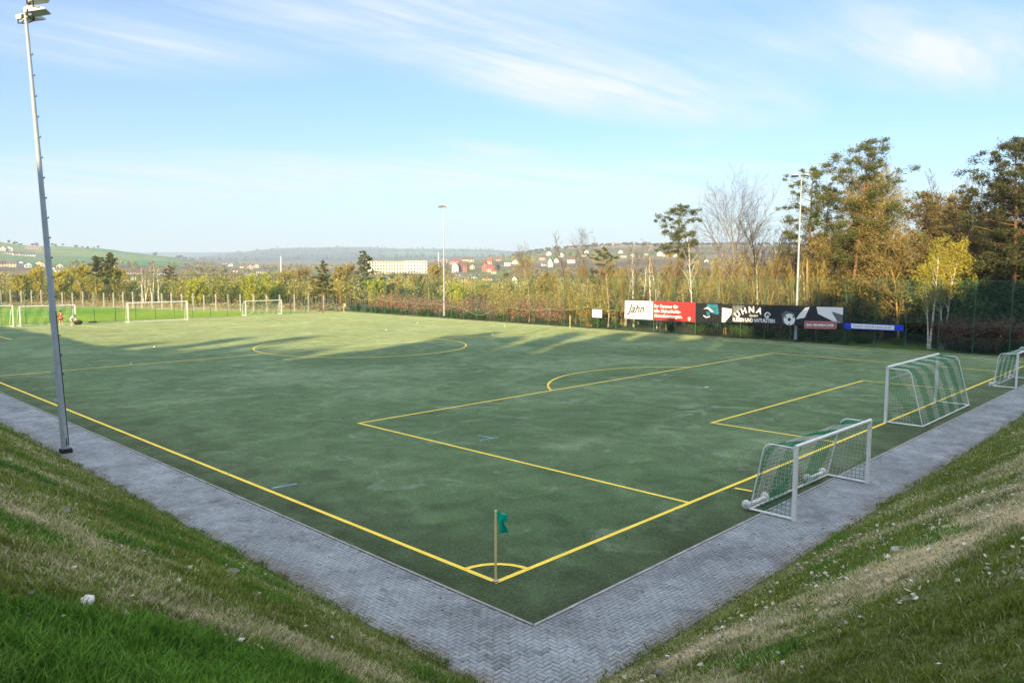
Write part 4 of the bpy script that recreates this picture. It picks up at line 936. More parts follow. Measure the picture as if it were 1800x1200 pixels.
def marker(px, py, mat_, label):
    p = on_ground(px, py); n = NB(); n.lathe([(.10, .0), (.105, .01), (.05, .07), (.03, .075)], n=14); tag(n.build('marker_cone', mat_, loc=(p[0], p[1], .002)), label, 'marker cone', 'marker cones left on the turf')
WCONE = plain('white_cone', (.75, .76, .74), .5); TCONE = plain('turquoise_cone', (.25, .62, .58), .5)
marker(230, 640, TCONE, 'turquoise marker cone on the halfway line in the shade'); marker(271, 610, WCONE, 'white marker cone near the edge of the sunlit turf on the left')
marker(679, 580, WCONE, 'white marker cone on the sunlit turf behind the centre circle'); marker(734, 567.5, WCONE, 'white marker cone on the sunlit turf nearest the hedge'); marker(866, 588, WCONE, 'white marker cone on the halfway line right of the circle'); marker(887, 572.5, WCONE, 'white marker cone by the far touchline')
# ------------------------------------------------------------------ vegetation generators
def wob(p, d, L, n, amp, up=0., g=rng):
    """wandering polyline"""
    P = [np.array(p, float)]; d = np.array(d, float); d /= np.linalg.norm(d)
    for k in range(n):
        d = d+g.normal(0, amp, 3)+np.array([0, 0, up]); d /= np.linalg.norm(d); P.append(P[-1]+d*L/n)
    return np.array(P)
def side_dir(T, ang, az):
    T = T/np.linalg.norm(T); ref = np.array([0, 0, 1.]) if abs(T[2]) < .9 else np.array([1., 0, 0]); A = np.cross(T, ref); A /= np.linalg.norm(A); B = np.cross(T, A)
    return T*math.cos(ang)+(A*math.cos(az)+B*math.sin(az))*math.sin(ang)
def bare_tree(H, spread=.33, h0=.3, n1=14, n2=7, n3=5, r0=None, ang=.7, up=.05, stems=1, wobb=.05, leaf=0, leaf_size=.1, seed=0, tw=.011, lean=(0, 0), fan=.16):
    """trunk+limbs mesh, crown (twigs and buds) mesh"""
    global rng
    keep, rng = rng, np.random.default_rng(seed+1000); g = rng
    T, Cr = NB(), NB(); r0 = r0 or H*.012; LP = []
    def on(P, f):
        k = f*(len(P)-1); i = min(int(k), len(P)-2); return P[i]+(P[i+1]-P[i])*(k-i), P[i+1]-P[i]
    for s in range(stems):
        a = g.uniform(0, 6.28); tilt = (0 if stems == 1 else fan*(.5+g.random()))
        d = np.array([math.cos(a)*tilt+lean[0], math.sin(a)*tilt+lean[1], 1.]); hs_ = H*(1-.42*spread)*(1 if s == 0 else g.uniform(.7, .98)); rs = r0*(1 if s == 0 else .75)
        P = wob((math.cos(a)*r0*1.2*(stems > 1), math.sin(a)*r0*1.2*(stems > 1), -.15), d, hs_*.97, 12, wobb, .02); rad = rs*np.linspace(1, .08, 13)**.9; rad[0] *= 1.35
        T.tube(P, rad, 8, caps=False)
        for i in range(n1):
            f = h0+(1-h0)*((i+.5)/n1)**.9*.97; p, t = on(P, f); az = i*2.4+g.uniform(-.5, .5)
            L1 = H*spread*(math.sin(min(1., (f-h0)/(1-h0)+.22)*math.pi*.86)**.7+.12)*g.uniform(.75, 1.15); rb = max(rs*(1-f)**.8*.55, .012)
            B = wob(p, side_dir(t, ang*g.uniform(.75, 1.2), az), L1, 6, .10, up)
            T.tube(B, rb*np.linspace(1, .25, 7), 5, caps=False)
            for j in range(n2):
                f2 = .2+.8*(j+g.random())/n2; p2, t2 = on(B, min(f2, .98)); L2 = L1*.5*(1.15-f2*.6)*g.uniform(.6, 1.2)
                B2 = wob(p2, side_dir(t2, .75*g.uniform(.6, 1.2), g.uniform(0, 6.28)), L2, 4, .14, up*1.4)
                Cr.tube(B2, max(rb*.35, tw)*np.linspace(1, .4, 5), 3, caps=False)
                for k in range(n3):
                    p3, t3 = on(B2, min(.15+.85*(k+g.random())/n3, .98)); B3 = wob(p3, side_dir(t3, .7*g.uniform(.5, 1.2), g.uniform(0, 6.28)), L2*.55*g.uniform(.5, 1.2), 2, .15, up)
                    Cr.tube(B3, tw*np.array([1, .8, .5]), 3, caps=False)
                    if leaf: LP.append(B3[1:]); 
    if leaf and LP:
        Q = np.vstack(LP); Q = np.repeat(Q, leaf, 0)+g.normal(0, H*.012, (len(Q)*leaf, 3)); Cr.leaves(Q, leaf_size*g.uniform(.6, 1.4, len(Q)), .8)
    rng = keep; return T, Cr
def pine(H, w=.22, c0=.42, nb=34, clump=70, ls=.26, seed=0, r0=None, irregular=.5, cone=False, flat_=.58, droop=0.):
    """trunk+boughs mesh, crown of needle clumps in ragged tiers"""
    global rng
    keep, rng = rng, np.random.default_rng(seed+2000); g = rng; T, Cr = NB(), NB(); r0 = r0 or H*.0125
    P = wob((0, 0, -.15), (g.normal(0, .01), g.normal(0, .01), 1), H*.97+.15, 12, .014, .03); T.tube(P, r0*np.linspace(1, .10, 13)**.85*np.r_[1.3, np.ones(12)], 9, caps=False)
    C, S = [], []
    def clumpat(p, rr_, n):
        q = g.normal(0, .42, (n, 3))*np.array([1, 1, flat_])*rr_; C.append(p+q); S.append(ls*g.uniform(.55, 1.35, n))
    for i in range(nb):
        f = c0+(1-c0)*((i+g.random()*.8)/nb); k = f*12; a = min(int(k), 11); p = P[a]+(P[a+1]-P[a])*(k-a); s = (f-c0)/(1-c0)
        env = (1-s)**.8+.04 if cone else (math.sin((.20+.80*s)*math.pi)**.55*.9+.14)
        L1 = H*w*env*(1+irregular*g.uniform(-1, .55)); az = i*2.39996+g.uniform(-.4, .4)
        el = (.45*s-.05-droop)+g.normal(0, .1); B = wob(p, (math.cos(az), math.sin(az), el), L1, 5, .10, .03 if not cone else -.02)
        T.tube(B, max(r0*.34*(1-f*.7), .018)*np.linspace(1, .25, 6), 5, caps=False)
        nk = max(2, int(L1/(H*.028)))
        for j in range(nk):
            u_ = .35+.65*(j+.5)/nk; q = B[min(int(u_*5), 4)]; q = q+(B[min(int(u_*5), 4)+1]-q)*(u_*5-int(u_*5)); off = g.normal(0, .17, 3)*L1*np.array([1, 1, .5])
            clumpat(q+off, H*.033*(1.15-.35*u_)*g.uniform(.6, 1.5), int(clump*g.uniform(.7, 1.6)))
            T.tube(np.array([q, q+off]), .014, 3, caps=False)
    clumpat(P[-1], H*.035, clump); clumpat(P[-1]+np.array([0, 0, .2]), H*.02, clump//2)
    C = np.vstack(C); S = np.concatenate(S)*.56; Cr.leaves(C, S, .32); rng = keep; return T, Cr
def shrub(H, w, n=26, leaf=3, ls=.10, seed=0, tw=.012, spreadang=.45, low=.25):
    """stems fanning from the base with twigs and young leaves"""
    global rng
    keep, rng = rng, np.random.default_rng(seed+3000); g = rng; T, Cr = NB(), NB(); LP = []
    for i in range(n):
        a = g.uniform(0, 6.28); rr_ = w*.35*math.sqrt(g.random()); b = np.array([math.cos(a)*rr_, math.sin(a)*rr_, -.1]); tl = spreadang*g.uniform(.1, 1)
        P = wob(b, (math.cos(a)*tl, math.sin(a)*tl, 1), H*g.uniform(.6, 1.05), 6, .08, .02); T.tube(P, tw*np.linspace(1.8, .5, 7), 4, caps=False)
        for j in range(9):
            f = low+(1-low)*g.random(); k = f*6; q = P[min(int(k), 5)]+(P[min(int(k), 5)+1]-P[min(int(k), 5)])*(k-int(k))
            B = wob(q, side_dir(P[-1]-P[0], .6*g.uniform(.5, 1.3), g.uniform(0, 6.28)), H*.22*g.uniform(.5, 1.2), 3, .12, .08); Cr.tube(B, tw*.6*np.array([1, .9, .7, .4]), 3, caps=False); LP.append(B[1:])
    if leaf:
        Q = np.vstack(LP); Q = np.repeat(Q, leaf, 0); Q = Q+g.normal(0, H*.035, Q.shape); Cr.leaves(Q, ls*g.uniform(.5, 1.5, len(Q)), .8)
    rng = keep; return T, Cr
B_ORANGE = barkmat('pine_bark', (.10, .062, .038), (.28, .155, .08), 3.); B_BROWN = barkmat('brown_bark', (.07, .05, .035), (.17, .12, .08), 4.)
B_DARK = barkmat('dark_bark', (.028, .022, .017), (.075, .055, .04), 4.); B_GOLD = barkmat('golden_bark', (.20, .14, .05), (.42, .31, .12), 4.); B_GREY = barkmat('grey_bark', (.16, .14, .12), (.30, .27, .23), 4.)
B_BIRCH = barkmat('birch_bark', (.22, .20, .18), (.82, .79, .72), 1.6, 1.6)
T_GOLD = leafmat('golden_twigs', (.26, .205, .060), (.44, .36, .105), (.56, .46, .165), .35); T_BROWN = leafmat('brown_twigs', (.095, .065, .04), (.19, .135, .075), None, .1)
T_GREY = leafmat('grey_twigs', (.12, .10, .085), (.24, .20, .16), None, .1); T_DARK = leafmat('dark_twigs', (.035, .027, .02), (.085, .06, .04), None, .1)
L_PINE = leafmat('pine_needles', (.055, .088, .022), (.125, .155, .042), (.24, .205, .075), .35); L_PINEW = leafmat('warm_pine_needles', (.10, .095, .03), (.21, .165, .055), (.32, .235, .09), .35)
L_PINED = leafmat('dark_pine_needles', (.030, .050, .020), (.075, .090, .032), (.17, .14, .055), .3)
L_YG = leafmat('young_green_leaves', (.42, .40, .05), (.58, .52, .09), (.60, .50, .15), .55); L_LIME = leafmat('lime_leaves', (.34, .36, .03), (.50, .50, .08), None, .4)
L_OLIVE = leafmat('olive_leaves', (.15, .15, .03), (.30, .265, .06), (.40, .32, .10), .4); L_RED = leafmat('reddish_twigs', (.32, .15, .11), (.54, .30, .20), (.42, .31, .16), .35); L_REDD = leafmat('dull_red_twigs', (.11, .06, .045), (.21, .12, .08), None, .25)
L_BLOS = leafmat('blossom', (.55, .52, .42), (.72, .70, .62), None, .3); L_DG = leafmat('dark_green_leaves', (.045, .075, .02), (.11, .14, .04), None, .3); L_RUST = leafmat('rusty_twigs', (.25, .18, .065), (.42, .32, .115), (.38, .34, .12), .35)
def plant(name, gen, mats, x, y, label, cat, rz=0., z=None, group=None, parts=('trunk', 'crown')):
    if z is None: z = float(ground_h(x, y))
    t_ = thing(name, (x, y, z), label, cat, group, rz); gen[0].build(parts[0], mats[0], t_); gen[1].build(parts[1], mats[1], t_); return t_
def hgt(px, top, x, y, z=0.): return z_at(px, top, x, y)-z
def PX(px, X): p = on_x(px, HZ, X); return float(p[0]), float(p[1])
def PR(px, r): p = at_r(px, r); return float(p[0]), float(p[1])

# ---- trees behind the far fence, right to left
def rpine(px, X, top, label, mats, rz=0, **k):
    x, y = PX(px, X); z = float(ground_h(x, y)); return plant('pine_tree', pine(hgt(px, top, x, y, z), **k), mats, x, y, label, 'pine', rz, z)
def rbare(px, X, top, label, mats, name='bare_tree', cat='bare tree', **k):
    x, y = PX(px, X); z = float(ground_h(x, y)); return plant(name, bare_tree(hgt(px, top, x, y, z), **k), mats, x, y, label, cat, 0, z)
rpine(1782, 64, 236, 'tallest dark pine at the right edge behind the fence', (B_ORANGE, L_PINED), seed=1, c0=.34, w=.20, nb=56, clump=80, ls=.32)
rpine(1835, 66, 262, 'dark pine cut off by the right edge of the view', (B_BROWN, L_PINED), seed=2, c0=.2, w=.22, nb=56, clump=80, ls=.34)
rpine(1742, 74, 312, 'dark pine close left of the tallest right-hand pine', (B_DARK, L_PINEW), seed=3, c0=.40, w=.19, nb=38, clump=70, ls=.32)
rpine(1693, 72, 338, 'slim brownish conifer right of the leaning birch', (B_DARK, L_PINEW), seed=4, c0=.38, w=.16, nb=48, clump=60, ls=.28, cone=True)
rpine(1632, 72, 335, 'small ragged pine above the white twin birch', (B_DARK, L_PINEW), seed=5, c0=.36, w=.23, nb=42, clump=60, ls=.28, irregular=.7)
rpine(1497, 66, 240, 'big Scots pine with orange trunk right of the white mast', (B_ORANGE, L_PINE), seed=8, c0=.44, w=.22, nb=40, clump=85, ls=.30, irregular=.55, r0=.21)
rpine(1424, 72, 290, 'green pine directly right of the white mast', (B_ORANGE, L_PINE), seed=7, c0=.34, w=.17, nb=38, clump=75, ls=.29, irregular=.6)
rpine(1448, 78, 330, 'brownish pine between the two tall pines behind the mast', (B_DARK, L_PINEW), seed=9, c0=.26, w=.22, nb=40, clump=60, ls=.28, irregular=.7)
rbare(1556, 70, 290, 'broad golden-brown tree with dense twigs beside the big Scots pine', (B_GOLD, T_GOLD), seed=11, n1=36, n2=12, n3=8, spread=.30, h0=.22, ang=.6, up=.09, leaf=2, leaf_size=.085, tw=.015)
rbare(1585, 66, 388, 'low golden-brown tree with sweeping limbs left of the birches', (B_GOLD, L_RUST), seed=12, n1=24, n2=10, n3=7, spread=.42, h0=.2, ang=.9, leaf=2, leaf_size=.085, tw=.015)
rbare(1452, 70, 400, 'rusty leaning bare tree under the green pine', (B_BROWN, L_RUST), seed=13, n1=26, n2=10, n3=7, spread=.36, h0=.2, leaf=2, leaf_size=.085, tw=.014)
for k, (px, X, top, lab) in enumerate(((1652, 80, 285, 'thin bare tree rising above the small ragged pine'), (1680, 84, 290, 'thin bare tree behind the slim conifer'), (1718, 80, 298, 'bare pinkish tree left of the dark right-hand pines'), (1735, 76, 285, 'tallest bare tree beside the dark right-hand pines'), (1606, 82, 300, 'faint bare tree right of the golden-brown tree'))):
    rbare(px, X, top, lab, (B_BROWN, T_BROWN), seed=20+k, n1=18, n2=6, n3=4, spread=.14, h0=.4, ang=.4, up=.12, r0=.10)
for k, (px, X, top, lab) in enumerate(((1598, 74, 420, 'slim dark trunk just left of the small ragged pine'), (1618, 70, 400, 'slim dark trunk behind the twin birch on its left'), (1704, 70, 360, 'slim dark trunk between slim conifer and dark pine'), (1722, 68, 330, 'dark bare trunk nearest left of the right-hand pines'), (1756, 72, 300, 'dark bare trunk between the two right-hand pines'), (1768, 68, 345, 'short dark bare trunk left of the tallest right-hand pine'), (1515, 72, 380, 'thin grey trunk just right of the big Scots pine'), (1470, 74, 360, 'thin grey trunk just left of the big Scots pine'), (1404, 70, 380, 'thin brown trunk touching the white mast on its right'), (1385, 68, 410, 'thin brown trunk close left of the white mast'))):
    rbare(px, X, top, lab, (B_DARK if k < 6 else B_BROWN, T_BROWN), seed=170+k, n1=14, n2=6, n3=4, spread=.16, h0=.35, ang=.6, up=.05, r0=.10)
fp = []
for k in range(5):
    T_, C_ = bare_tree(12., seed=190+k, n1=26, n2=9, n3=6, spread=.24, h0=.12, ang=.6, up=.08, r0=.11, leaf=1, leaf_size=.12, tw=.016)
    t_ = thing('bare_tree', (0, 0, 0), 'brown twiggy tree filling the wood behind the pines at the right', 'bare tree', 'brown trees behind the pines'); T_.build('trunk', B_DARK, t_); C_.build('crown', (T_BROWN, L_RUST, T_BROWN, L_OLIVE, L_RUST)[k], t_); fp.append([t_, 0])
fg_ = np.random.default_rng(15)
for i in range(34):
    px = fg_.uniform(1395, 1840); X = fg_.uniform(74, 94); x, y = PX(px, X); z = float(ground_h(x, y)); s = hgt(px, fg_.uniform(345, 440) if px > 1590 else fg_.uniform(385, 460), x, y, z)/11.5; r_ = fg_.uniform(0, 6.28); pr = fp[i % 5]
    if pr[1] == 0: pr[0].location = (x, y, z); pr[0].rotation_euler = (0, 0, r_); pr[0].scale = (s,)*3; pr[1] = 1
    else: dup(pr[0], (x, y, z), r_, s)
def birch(px, X, top, label, seed, mats=None, **k):
    x, y = PX(px, X); z = float(ground_h(x, y)); kk = dict(n1=18, n2=6, n3=4, spread=.17, h0=.38, ang=.5, up=.06, r0=.115); kk.update(k)
    return plant('birch_tree', bare_tree(hgt(px, top, x, y, z), seed=seed, **kk), mats or (B_BIRCH, L_YG), x, y, label, 'birch', 0, z)
birch(1639, 62, 405, 'white birch with two close stems behind the full-size goal', 31, stems=2, leaf=2, leaf_size=.09, fan=.02, wobb=.025)
birch(1664, 62.5, 415, 'birch leaning right beside the twin birch', 32, stems=2, leaf=2, leaf_size=.10, fan=.04, lean=(.0, -.07), wobb=.03)
birch(1690, 65, 432, 'yellow-green young birch with dense fresh leaves', 33, leaf=6, leaf_size=.11, n1=26, spread=.26, h0=.15)
birch(1222, 63.5, 395, 'white birch behind the red banner', 34, (B_BIRCH, T_GREY), ang=.6, spread=.20, n1=14)
for k, (px, X, top, lab) in enumerate(((1101, 66, 432, 'pale thin birch at the left end of the white script banner'), (1116, 65, 424, 'pale birch rising from the middle of the white script banner'), (1125, 69, 440, 'pale birch just right of the tallest one over the script banner'), (1146, 66, 418, 'pale birch over the gap between white and red banners'), (1164, 70, 450, 'short pale birch over the left of the red banner'))):
    birch(px, X, top, lab, 40+k, (B_BIRCH, T_GREY), spread=.16, n1=12)
rbare(1293, 92, 313, 'large bare vase-shaped tree over the black eye-emblem banner', (B_GREY, T_GREY), seed=51, n1=24, n2=10, n3=6, spread=.50, h0=.26, ang=.66, up=.05, r0=.24, wobb=.03)
rbare(1343, 72, 345, 'dark many-stemmed bare tree left of the white mast', (B_DARK, T_DARK), seed=52, stems=4, n1=12, n2=6, n3=4, spread=.22, h0=.35, ang=.5, r0=.16, fan=.18)
rbare(1376, 74, 352, 'dark slim bare tree close left of the white mast', (B_DARK, T_DARK), seed=53, stems=2, n1=14, n2=6, n3=4, spread=.2, h0=.35, ang=.5, r0=.13)
x, y = PX(1421, 64); nb = NB(); P = wob((0, 0, -.1), (0, 0, 1), hgt(1421, 452, x, y), 7, .03); nb.tube(P, [.22, .19, .18, .17, .15, .14, .11, .05], 9); cr = bare_tree(6.2, seed=55, n1=10, spread=.2, h0=.2, ang=.35, up=.12)[1]
plant('broken_trunk', (nb, cr), (B_GOLD, T_GOLD), x, y, 'bright golden broken trunk right of the white mast', 'tree stump', parts=('trunk', 'shoots'))
rpine(1192, 76, 357, 'lone pine with bare orange trunk above the red banner', (B_ORANGE, L_PINE), seed=61, c0=.58, w=.19, nb=26, clump=75, ls=.30, irregular=.5)
rpine(1062, 82, 433, 'small green pine left of the white script banner', (B_ORANGE, L_PINE), seed=62, c0=.42, w=.20, nb=22, clump=60, ls=.28, irregular=.7)
rbare(1043, 74, 440, 'orange-lit forked tree beside the small green pine', (B_ORANGE, T_GOLD), seed=63, stems=3, n1=12, n2=7, n3=5, spread=.24, h0=.3, ang=.5, r0=.16)
rbare(994, 82, 394, 'tall slim bare tree right of the town', (B_BROWN, T_BROWN), seed=64, n1=18, n2=6, n3=4, spread=.13, h0=.3, ang=.5, r0=.13)
rbare(1026, 110, 398, 'pale round-crowned bare tree behind the forked tree', (B_GREY, T_GREY), seed=65, n1=16, n2=8, n3=5, spread=.32, h0=.35, ang=.55)
rbare(927, 120, 424, 'faint bare tree on the skyline left of the slim one', (B_GREY, T_GREY), seed=66, n1=16, n2=8, n3=5, spread=.32, h0=.35, ang=.55)
for k, (px, top) in enumerate(((1105, 402), (1123, 398), (1150, 395), (1240, 365))):
    rbare(px, 96, top+12, ('faint thin bare tree on the skyline over the left of the script banner', 'faint thin bare tree on the skyline over the right of the script banner', 'faint thin bare tree on the skyline left of the lone pine', 'faint thin bare tree between lone pine and vase-shaped tree')[k], (B_GREY, T_GREY), seed=70+k, n1=14, n2=5, n3=4, spread=.12, h0=.4, ang=.4, up=.1, r0=.08)
# young golden trees: five kinds, copied
protos = []
for k in range(6):
    T_, C_ = bare_tree(7., seed=80+k, n1=13, n2=6, n3=5, spread=(.13, .16, .2, .12, .22, .17)[k], h0=.30, ang=.42, up=.1, r0=.055, wobb=.04, tw=.012)
    t_ = thing('young_tree', (0, 0, 0), 'thin golden bare young tree in the dense stand behind the banners', 'young tree', 'thin young trees behind the banners'); T_.build('trunk', B_GOLD if k != 3 else B_BIRCH, t_); C_.build('crown', T_GOLD if k != 2 else T_BROWN, t_); protos.append([t_, 0])
sap = np.random.default_rng(5)
for i in range(136):
    px = sap.uniform(1070, 1475) if i < 112 else sap.uniform(930, 1090); X = sap.uniform(61.8, 76); x, y = PX(px, X); top = (sap.uniform(432, 482) if px > 1150 else sap.uniform(455, 505)); z = float(ground_h(x, y)); s = hgt(px, top, x, y, z)/7.
    pr = protos[i % 6]; r_ = sap.uniform(0, 6.28)
    if pr[1] == 0: pr[0].location = (x, y, z); pr[0].rotation_euler = (0, 0, r_); pr[0].scale = (s*.9, s*.9, s); pr[1] = 1
    else: dup(pr[0], (x, y, z), r_, (s*.9, s*.9, s))
# shrubs in the belt
SHL = {}
def shrubs(key, label, group, mats, spots, H0, w0, nvar=3, **k):
    ps = []
    for q in range(nvar):
        T_, C_ = shrub(H0, w0, seed=hash(key) % 97 + q if False else sum(map(ord, key))+q, **k); t_ = thing('shrub', (0, 0, 0), label, 'shrub', group); T_.build('stems', mats[0], t_); C_.build('foliage', mats[1], t_); ps.append([t_, 0])
    g = np.random.default_rng(sum(map(ord, key)))
    for i, (x, y, h) in enumerate(spots):
        z = float(ground_h(x, y)); s = h/H0; p = ps[i % nvar]; r_ = g.uniform(0, 6.28)
        if p[1] == 0: p[0].location = (x, y, z); p[0].rotation_euler = (0, 0, r_); p[0].scale = (s,)*3; p[1] = 1
        else: dup(p[0], (x, y, z), r_, s)
g5 = np.random.default_rng(9)
def spots(n, p0, p1, X0, X1, h0, h1): return [(*PX(g5.uniform(p0, p1), g5.uniform(X0, X1)), g5.uniform(h0, h1)) for _ in range(n)]
shrubs('gold', 'golden twiggy shrub behind the fence left of the banners', 'golden shrubs left of the banners', (B_GOLD, T_GOLD), spots(26, 880, 1095, 61.5, 70, 2.6, 4.6), 3.6, 2.6, leaf=1, ls=.11)
shrubs('olive', 'olive-green young-leaved shrub below the birches behind the fence', 'olive shrubs below the birches', (B_DARK, L_OLIVE), spots(28, 1490, 1720, 67, 76, 4.5, 7.4), 5., 3.4, n=30, leaf=5, ls=.15)
shrubs('dark', 'dark evergreen shrub in the shade at the right end of the fence', 'dark shrubs at the right end', (B_DARK, L_DG), spots(10, 1690, 1830, 63, 72, 4.0, 6.5), 5., 3.4, n=30, leaf=8, ls=.18)
shrubs('brown', 'brown leafless shrub behind the banners', 'brown shrubs behind the banners', (B_DARK, T_BROWN), spots(40, 1090, 1520, 61.5, 74, 2.0, 4.6), 3.4, 2.6, leaf=2, ls=.10)
shrubs('red', 'dull red leafless shrub at the right end of the fence', 'dull red shrubs at the right end', (B_DARK, L_REDD), spots(14, 1660, 1830, 60.8, 63, 2.2, 3.2), 3., 2.4, leaf=3, ls=.10)
shrubs('low', 'low dark bush at the foot of the fence under the banners', 'low dark bushes at the fence foot', (B_DARK, L_DG), spots(18, 1030, 1500, 60.5, 63, .7, 1.3)+spots(10, 1500, 1800, 62, 63.5, .7, 1.2), 1.4, 1.6, n=14, leaf=5, ls=.10, tw=.008)
# the reddish hedge: one planting
def hedge():
    g = np.random.default_rng(33); S, F = NB(), NB(); Q, QS = [], []
    for i in range(420):
        y = g.uniform(50.5, 91); x = g.uniform(61, 63.6); h = g.uniform(2.3, 3.5)*(.82+.36*vnoise(y/2.2, 0, 5)); P = wob((x-61, y-50, -.1), (g.normal(0, .15), g.normal(0, .15), 1), h, 5, .10); S.tube(P, .013*np.linspace(1.6, .5, 6), 4, caps=False)
        n = 34; f = .42+.6*g.random(n); q = P[np.minimum((f*5).astype(int), 5)]+g.normal(0, .26, (n, 3)); Q.append(q); QS.append(.12*g.uniform(.5, 1.5, n))
    F.leaves(np.vstack(Q), np.concatenate(QS), .6)
    t_ = thing('hedge', (61, 50, -.06), 'long reddish-brown hedge behind the fence left and right of the far mast', 'hedge'); S.build('stems', B_DARK, t_); F.build('foliage', L_RED, t_)
hedge()
shrubs('fgr', 'small dark green bush at the foot of the reddish hedge', 'small green bushes under the hedge', (B_DARK, L_DG), [(*PX(g5.uniform(605, 890), g5.uniform(60.2, 61)), g5.uniform(.6, 1.2)) for _ in range(20)], 1.2, 1.6, n=14, leaf=5, ls=.10, tw=.008)
# ---- left and centre, beyond the meadow and hedge
def lpine(px, r, top, label, mats, **k):
    x, y = PR(px, r); z = float(ground_h(x, y)); return plant('pine_tree', pine(hgt(px, top, x, y, z), **k), mats, x, y, label, 'pine', 0, z)
def lbare(px, r, top, label, mats, name='broadleaf_tree', cat='tree', **k):
    x, y = PR(px, r); z = float(ground_h(x, y)); return plant(name, bare_tree(hgt(px, top, x, y, z), **k), mats, x, y, label, cat, 0, z)
lpine(566, 122, 457, 'young pine with bare lower trunk left of the far field corner', (B_ORANGE, L_PINE), seed=91, c0=.42, w=.26, nb=30, clump=60, ls=.26, cone=True, irregular=.4)
lpine(645, 190, 441, 'pine in front of the left end of the long apartment block', (B_BROWN, L_PINE), seed=92, c0=.35, w=.17, nb=34, clump=60, ls=.42, irregular=.6)
lpine(192, 180, 443, 'taller of two pines on the left beyond the meadow', (B_BROWN, L_PINE), seed=93, c0=.40, w=.17, nb=34, clump=70, ls=.40, irregular=.5)
lpine(169, 185, 449, 'shorter of two pines on the left beyond the meadow', (B_BROWN, L_PINE), seed=94, c0=.45, w=.15, nb=28, clump=70, ls=.38, irregular=.5)
lpine(296, 210, 466, 'small round pine left of the far hill village', (B_BROWN, L_PINEW), seed=95, c0=.5, w=.18, nb=20, clump=60, ls=.38, irregular=.4)
lpine(672, 200, 487, 'small green pine below the apartment block', (B_BROWN, L_PINE), seed=96, c0=.3, w=.22, nb=20, clump=60, ls=.36, irregular=.5)
YGT = ((40, 190, 478, 'golden-green tree left of the near mast'), (62, 200, 470, 'golden-green tree just left of the near mast at the meadow edge'), (112, 175, 474, 'golden-green tree directly right of the near mast'), (140, 190, 466, 'wide golden-green tree left of the two left-hand pines'), (165, 170, 482, 'golden-green tree below the shorter left-hand pine'), (188, 195, 466, 'golden-green tree below the taller left-hand pine'), (208, 180, 472, 'golden-green tree right of the two left-hand pines'), (222, 200, 492, 'low golden-green tree behind the bare far goal frame'), (318, 190, 492, 'olive tree between the pale birches and the lime bush'), (390, 200, 486, 'olive tree left of the lime bushes'), (415, 180, 497, 'low olive tree close left of the tall lime bush'))
for k, (px, r, top, lab) in enumerate(YGT): lbare(px, r, top, lab, (B_GOLD, L_YG if k < 8 else L_OLIVE), seed=100+k, n1=18, n2=8, n3=4, spread=.36, h0=.22, leaf=3, leaf_size=.20, tw=.03, ang=.7)
GOT = ((505, 185, 474, 'golden-brown tree right of the white chimney'), (532, 200, 470, 'brown-gold tree between chimney and young pine'), (598, 185, 466, 'golden tree right of the young pine'), (622, 210, 462, 'rusty tree left of the apartment block'), (700, 170, 486, 'brown tree under the middle of the apartment block'), (742, 180, 480, 'olive-gold tree under the right end of the apartment block'), (765, 190, 464, 'golden tree between apartment block and far mast'), (690, 160, 495, 'reddish-brown tree over the left of the hedge'), (850, 160, 507, 'brown tree over the right of the hedge'), (884, 150, 509, 'golden-brown tree below the white villa'), (952, 128, 486, 'broad golden tree right of the white villa'), (962, 125, 478, 'golden tree left of the tall slim bare tree'), (921, 330, 449, 'golden-yellow tree on the rise left of the slim bare tree'))
for k, (px, r, top, lab) in enumerate(GOT): lbare(px, r, top, lab, (B_GOLD, (T_GOLD, L_RUST, T_GOLD, L_RUST)[k % 4]), seed=120+k, n1=18, n2=8, n3=5, spread=.33, h0=.25, leaf=2, leaf_size=.18, tw=.028, ang=.65)
LIM = ((446, 142, 488, 'tallest lime-green bush left of the white netted goal'), (482, 150, 499, 'smaller lime-green bush behind the right of the netted goal'), (345, 152, 494, 'lime-green bush behind the right post of the bare goal'), (805, 150, 504, 'lime-green bush over the hedge right of the far mast'), (660, 158, 496, 'small lime-green bush over the left of the hedge'))
for k, (px, r, top, lab) in enumerate(LIM):
    x, y = PR(px, r); z = float(ground_h(x, y)); T_, C_ = shrub(hgt(px, top, x, y, z), 2.8, n=30, leaf=8, ls=.22, seed=140+k, tw=.02, low=.1, spreadang=.26); plant('green_bush', (T_, C_), (B_BROWN, L_LIME), x, y, lab, 'bush', 0, z, parts=('stems', 'foliage'))
for k, (px, r, top, lab) in enumerate(((252, 170, 462, 'pale many-stemmed birch behind the bare goal frame'), (266, 172, 456, 'tall pale birch behind the middle of the bare goal frame'), (277, 170, 470, 'short pale birch behind the right of the bare goal frame'), (172, 160, 477, 'pale leaning trunk in front of the golden-green trees'))):
    x, y = PR(px, r); z = float(ground_h(x, y)); plant('birch_tree', bare_tree(hgt(px, top, x, y, z), seed=150+k, stems=(3, 2, 2, 1)[k], n1=10, n2=5, n3=3, spread=.15, h0=.45, ang=.45, r0=.15, fan=.12, lean=(-.12, .12) if k == 3 else (0, 0)), (B_BIRCH if k < 3 else B_GOLD, T_GREY), x, y, lab, 'birch', 0, z)
for k, (px, r, top, lab) in enumerate(((232, 215, 490, 'white blossoming tree left of the pale birches'), (147, 205, 484, 'white blossoming tree among the golden-green trees'))):
    lbare(px, r, top, lab, (B_BROWN, L_BLOS), seed=160+k, n1=14, n2=7, n3=3, spread=.42, h0=.2, leaf=2, leaf_size=.3, tw=.02)
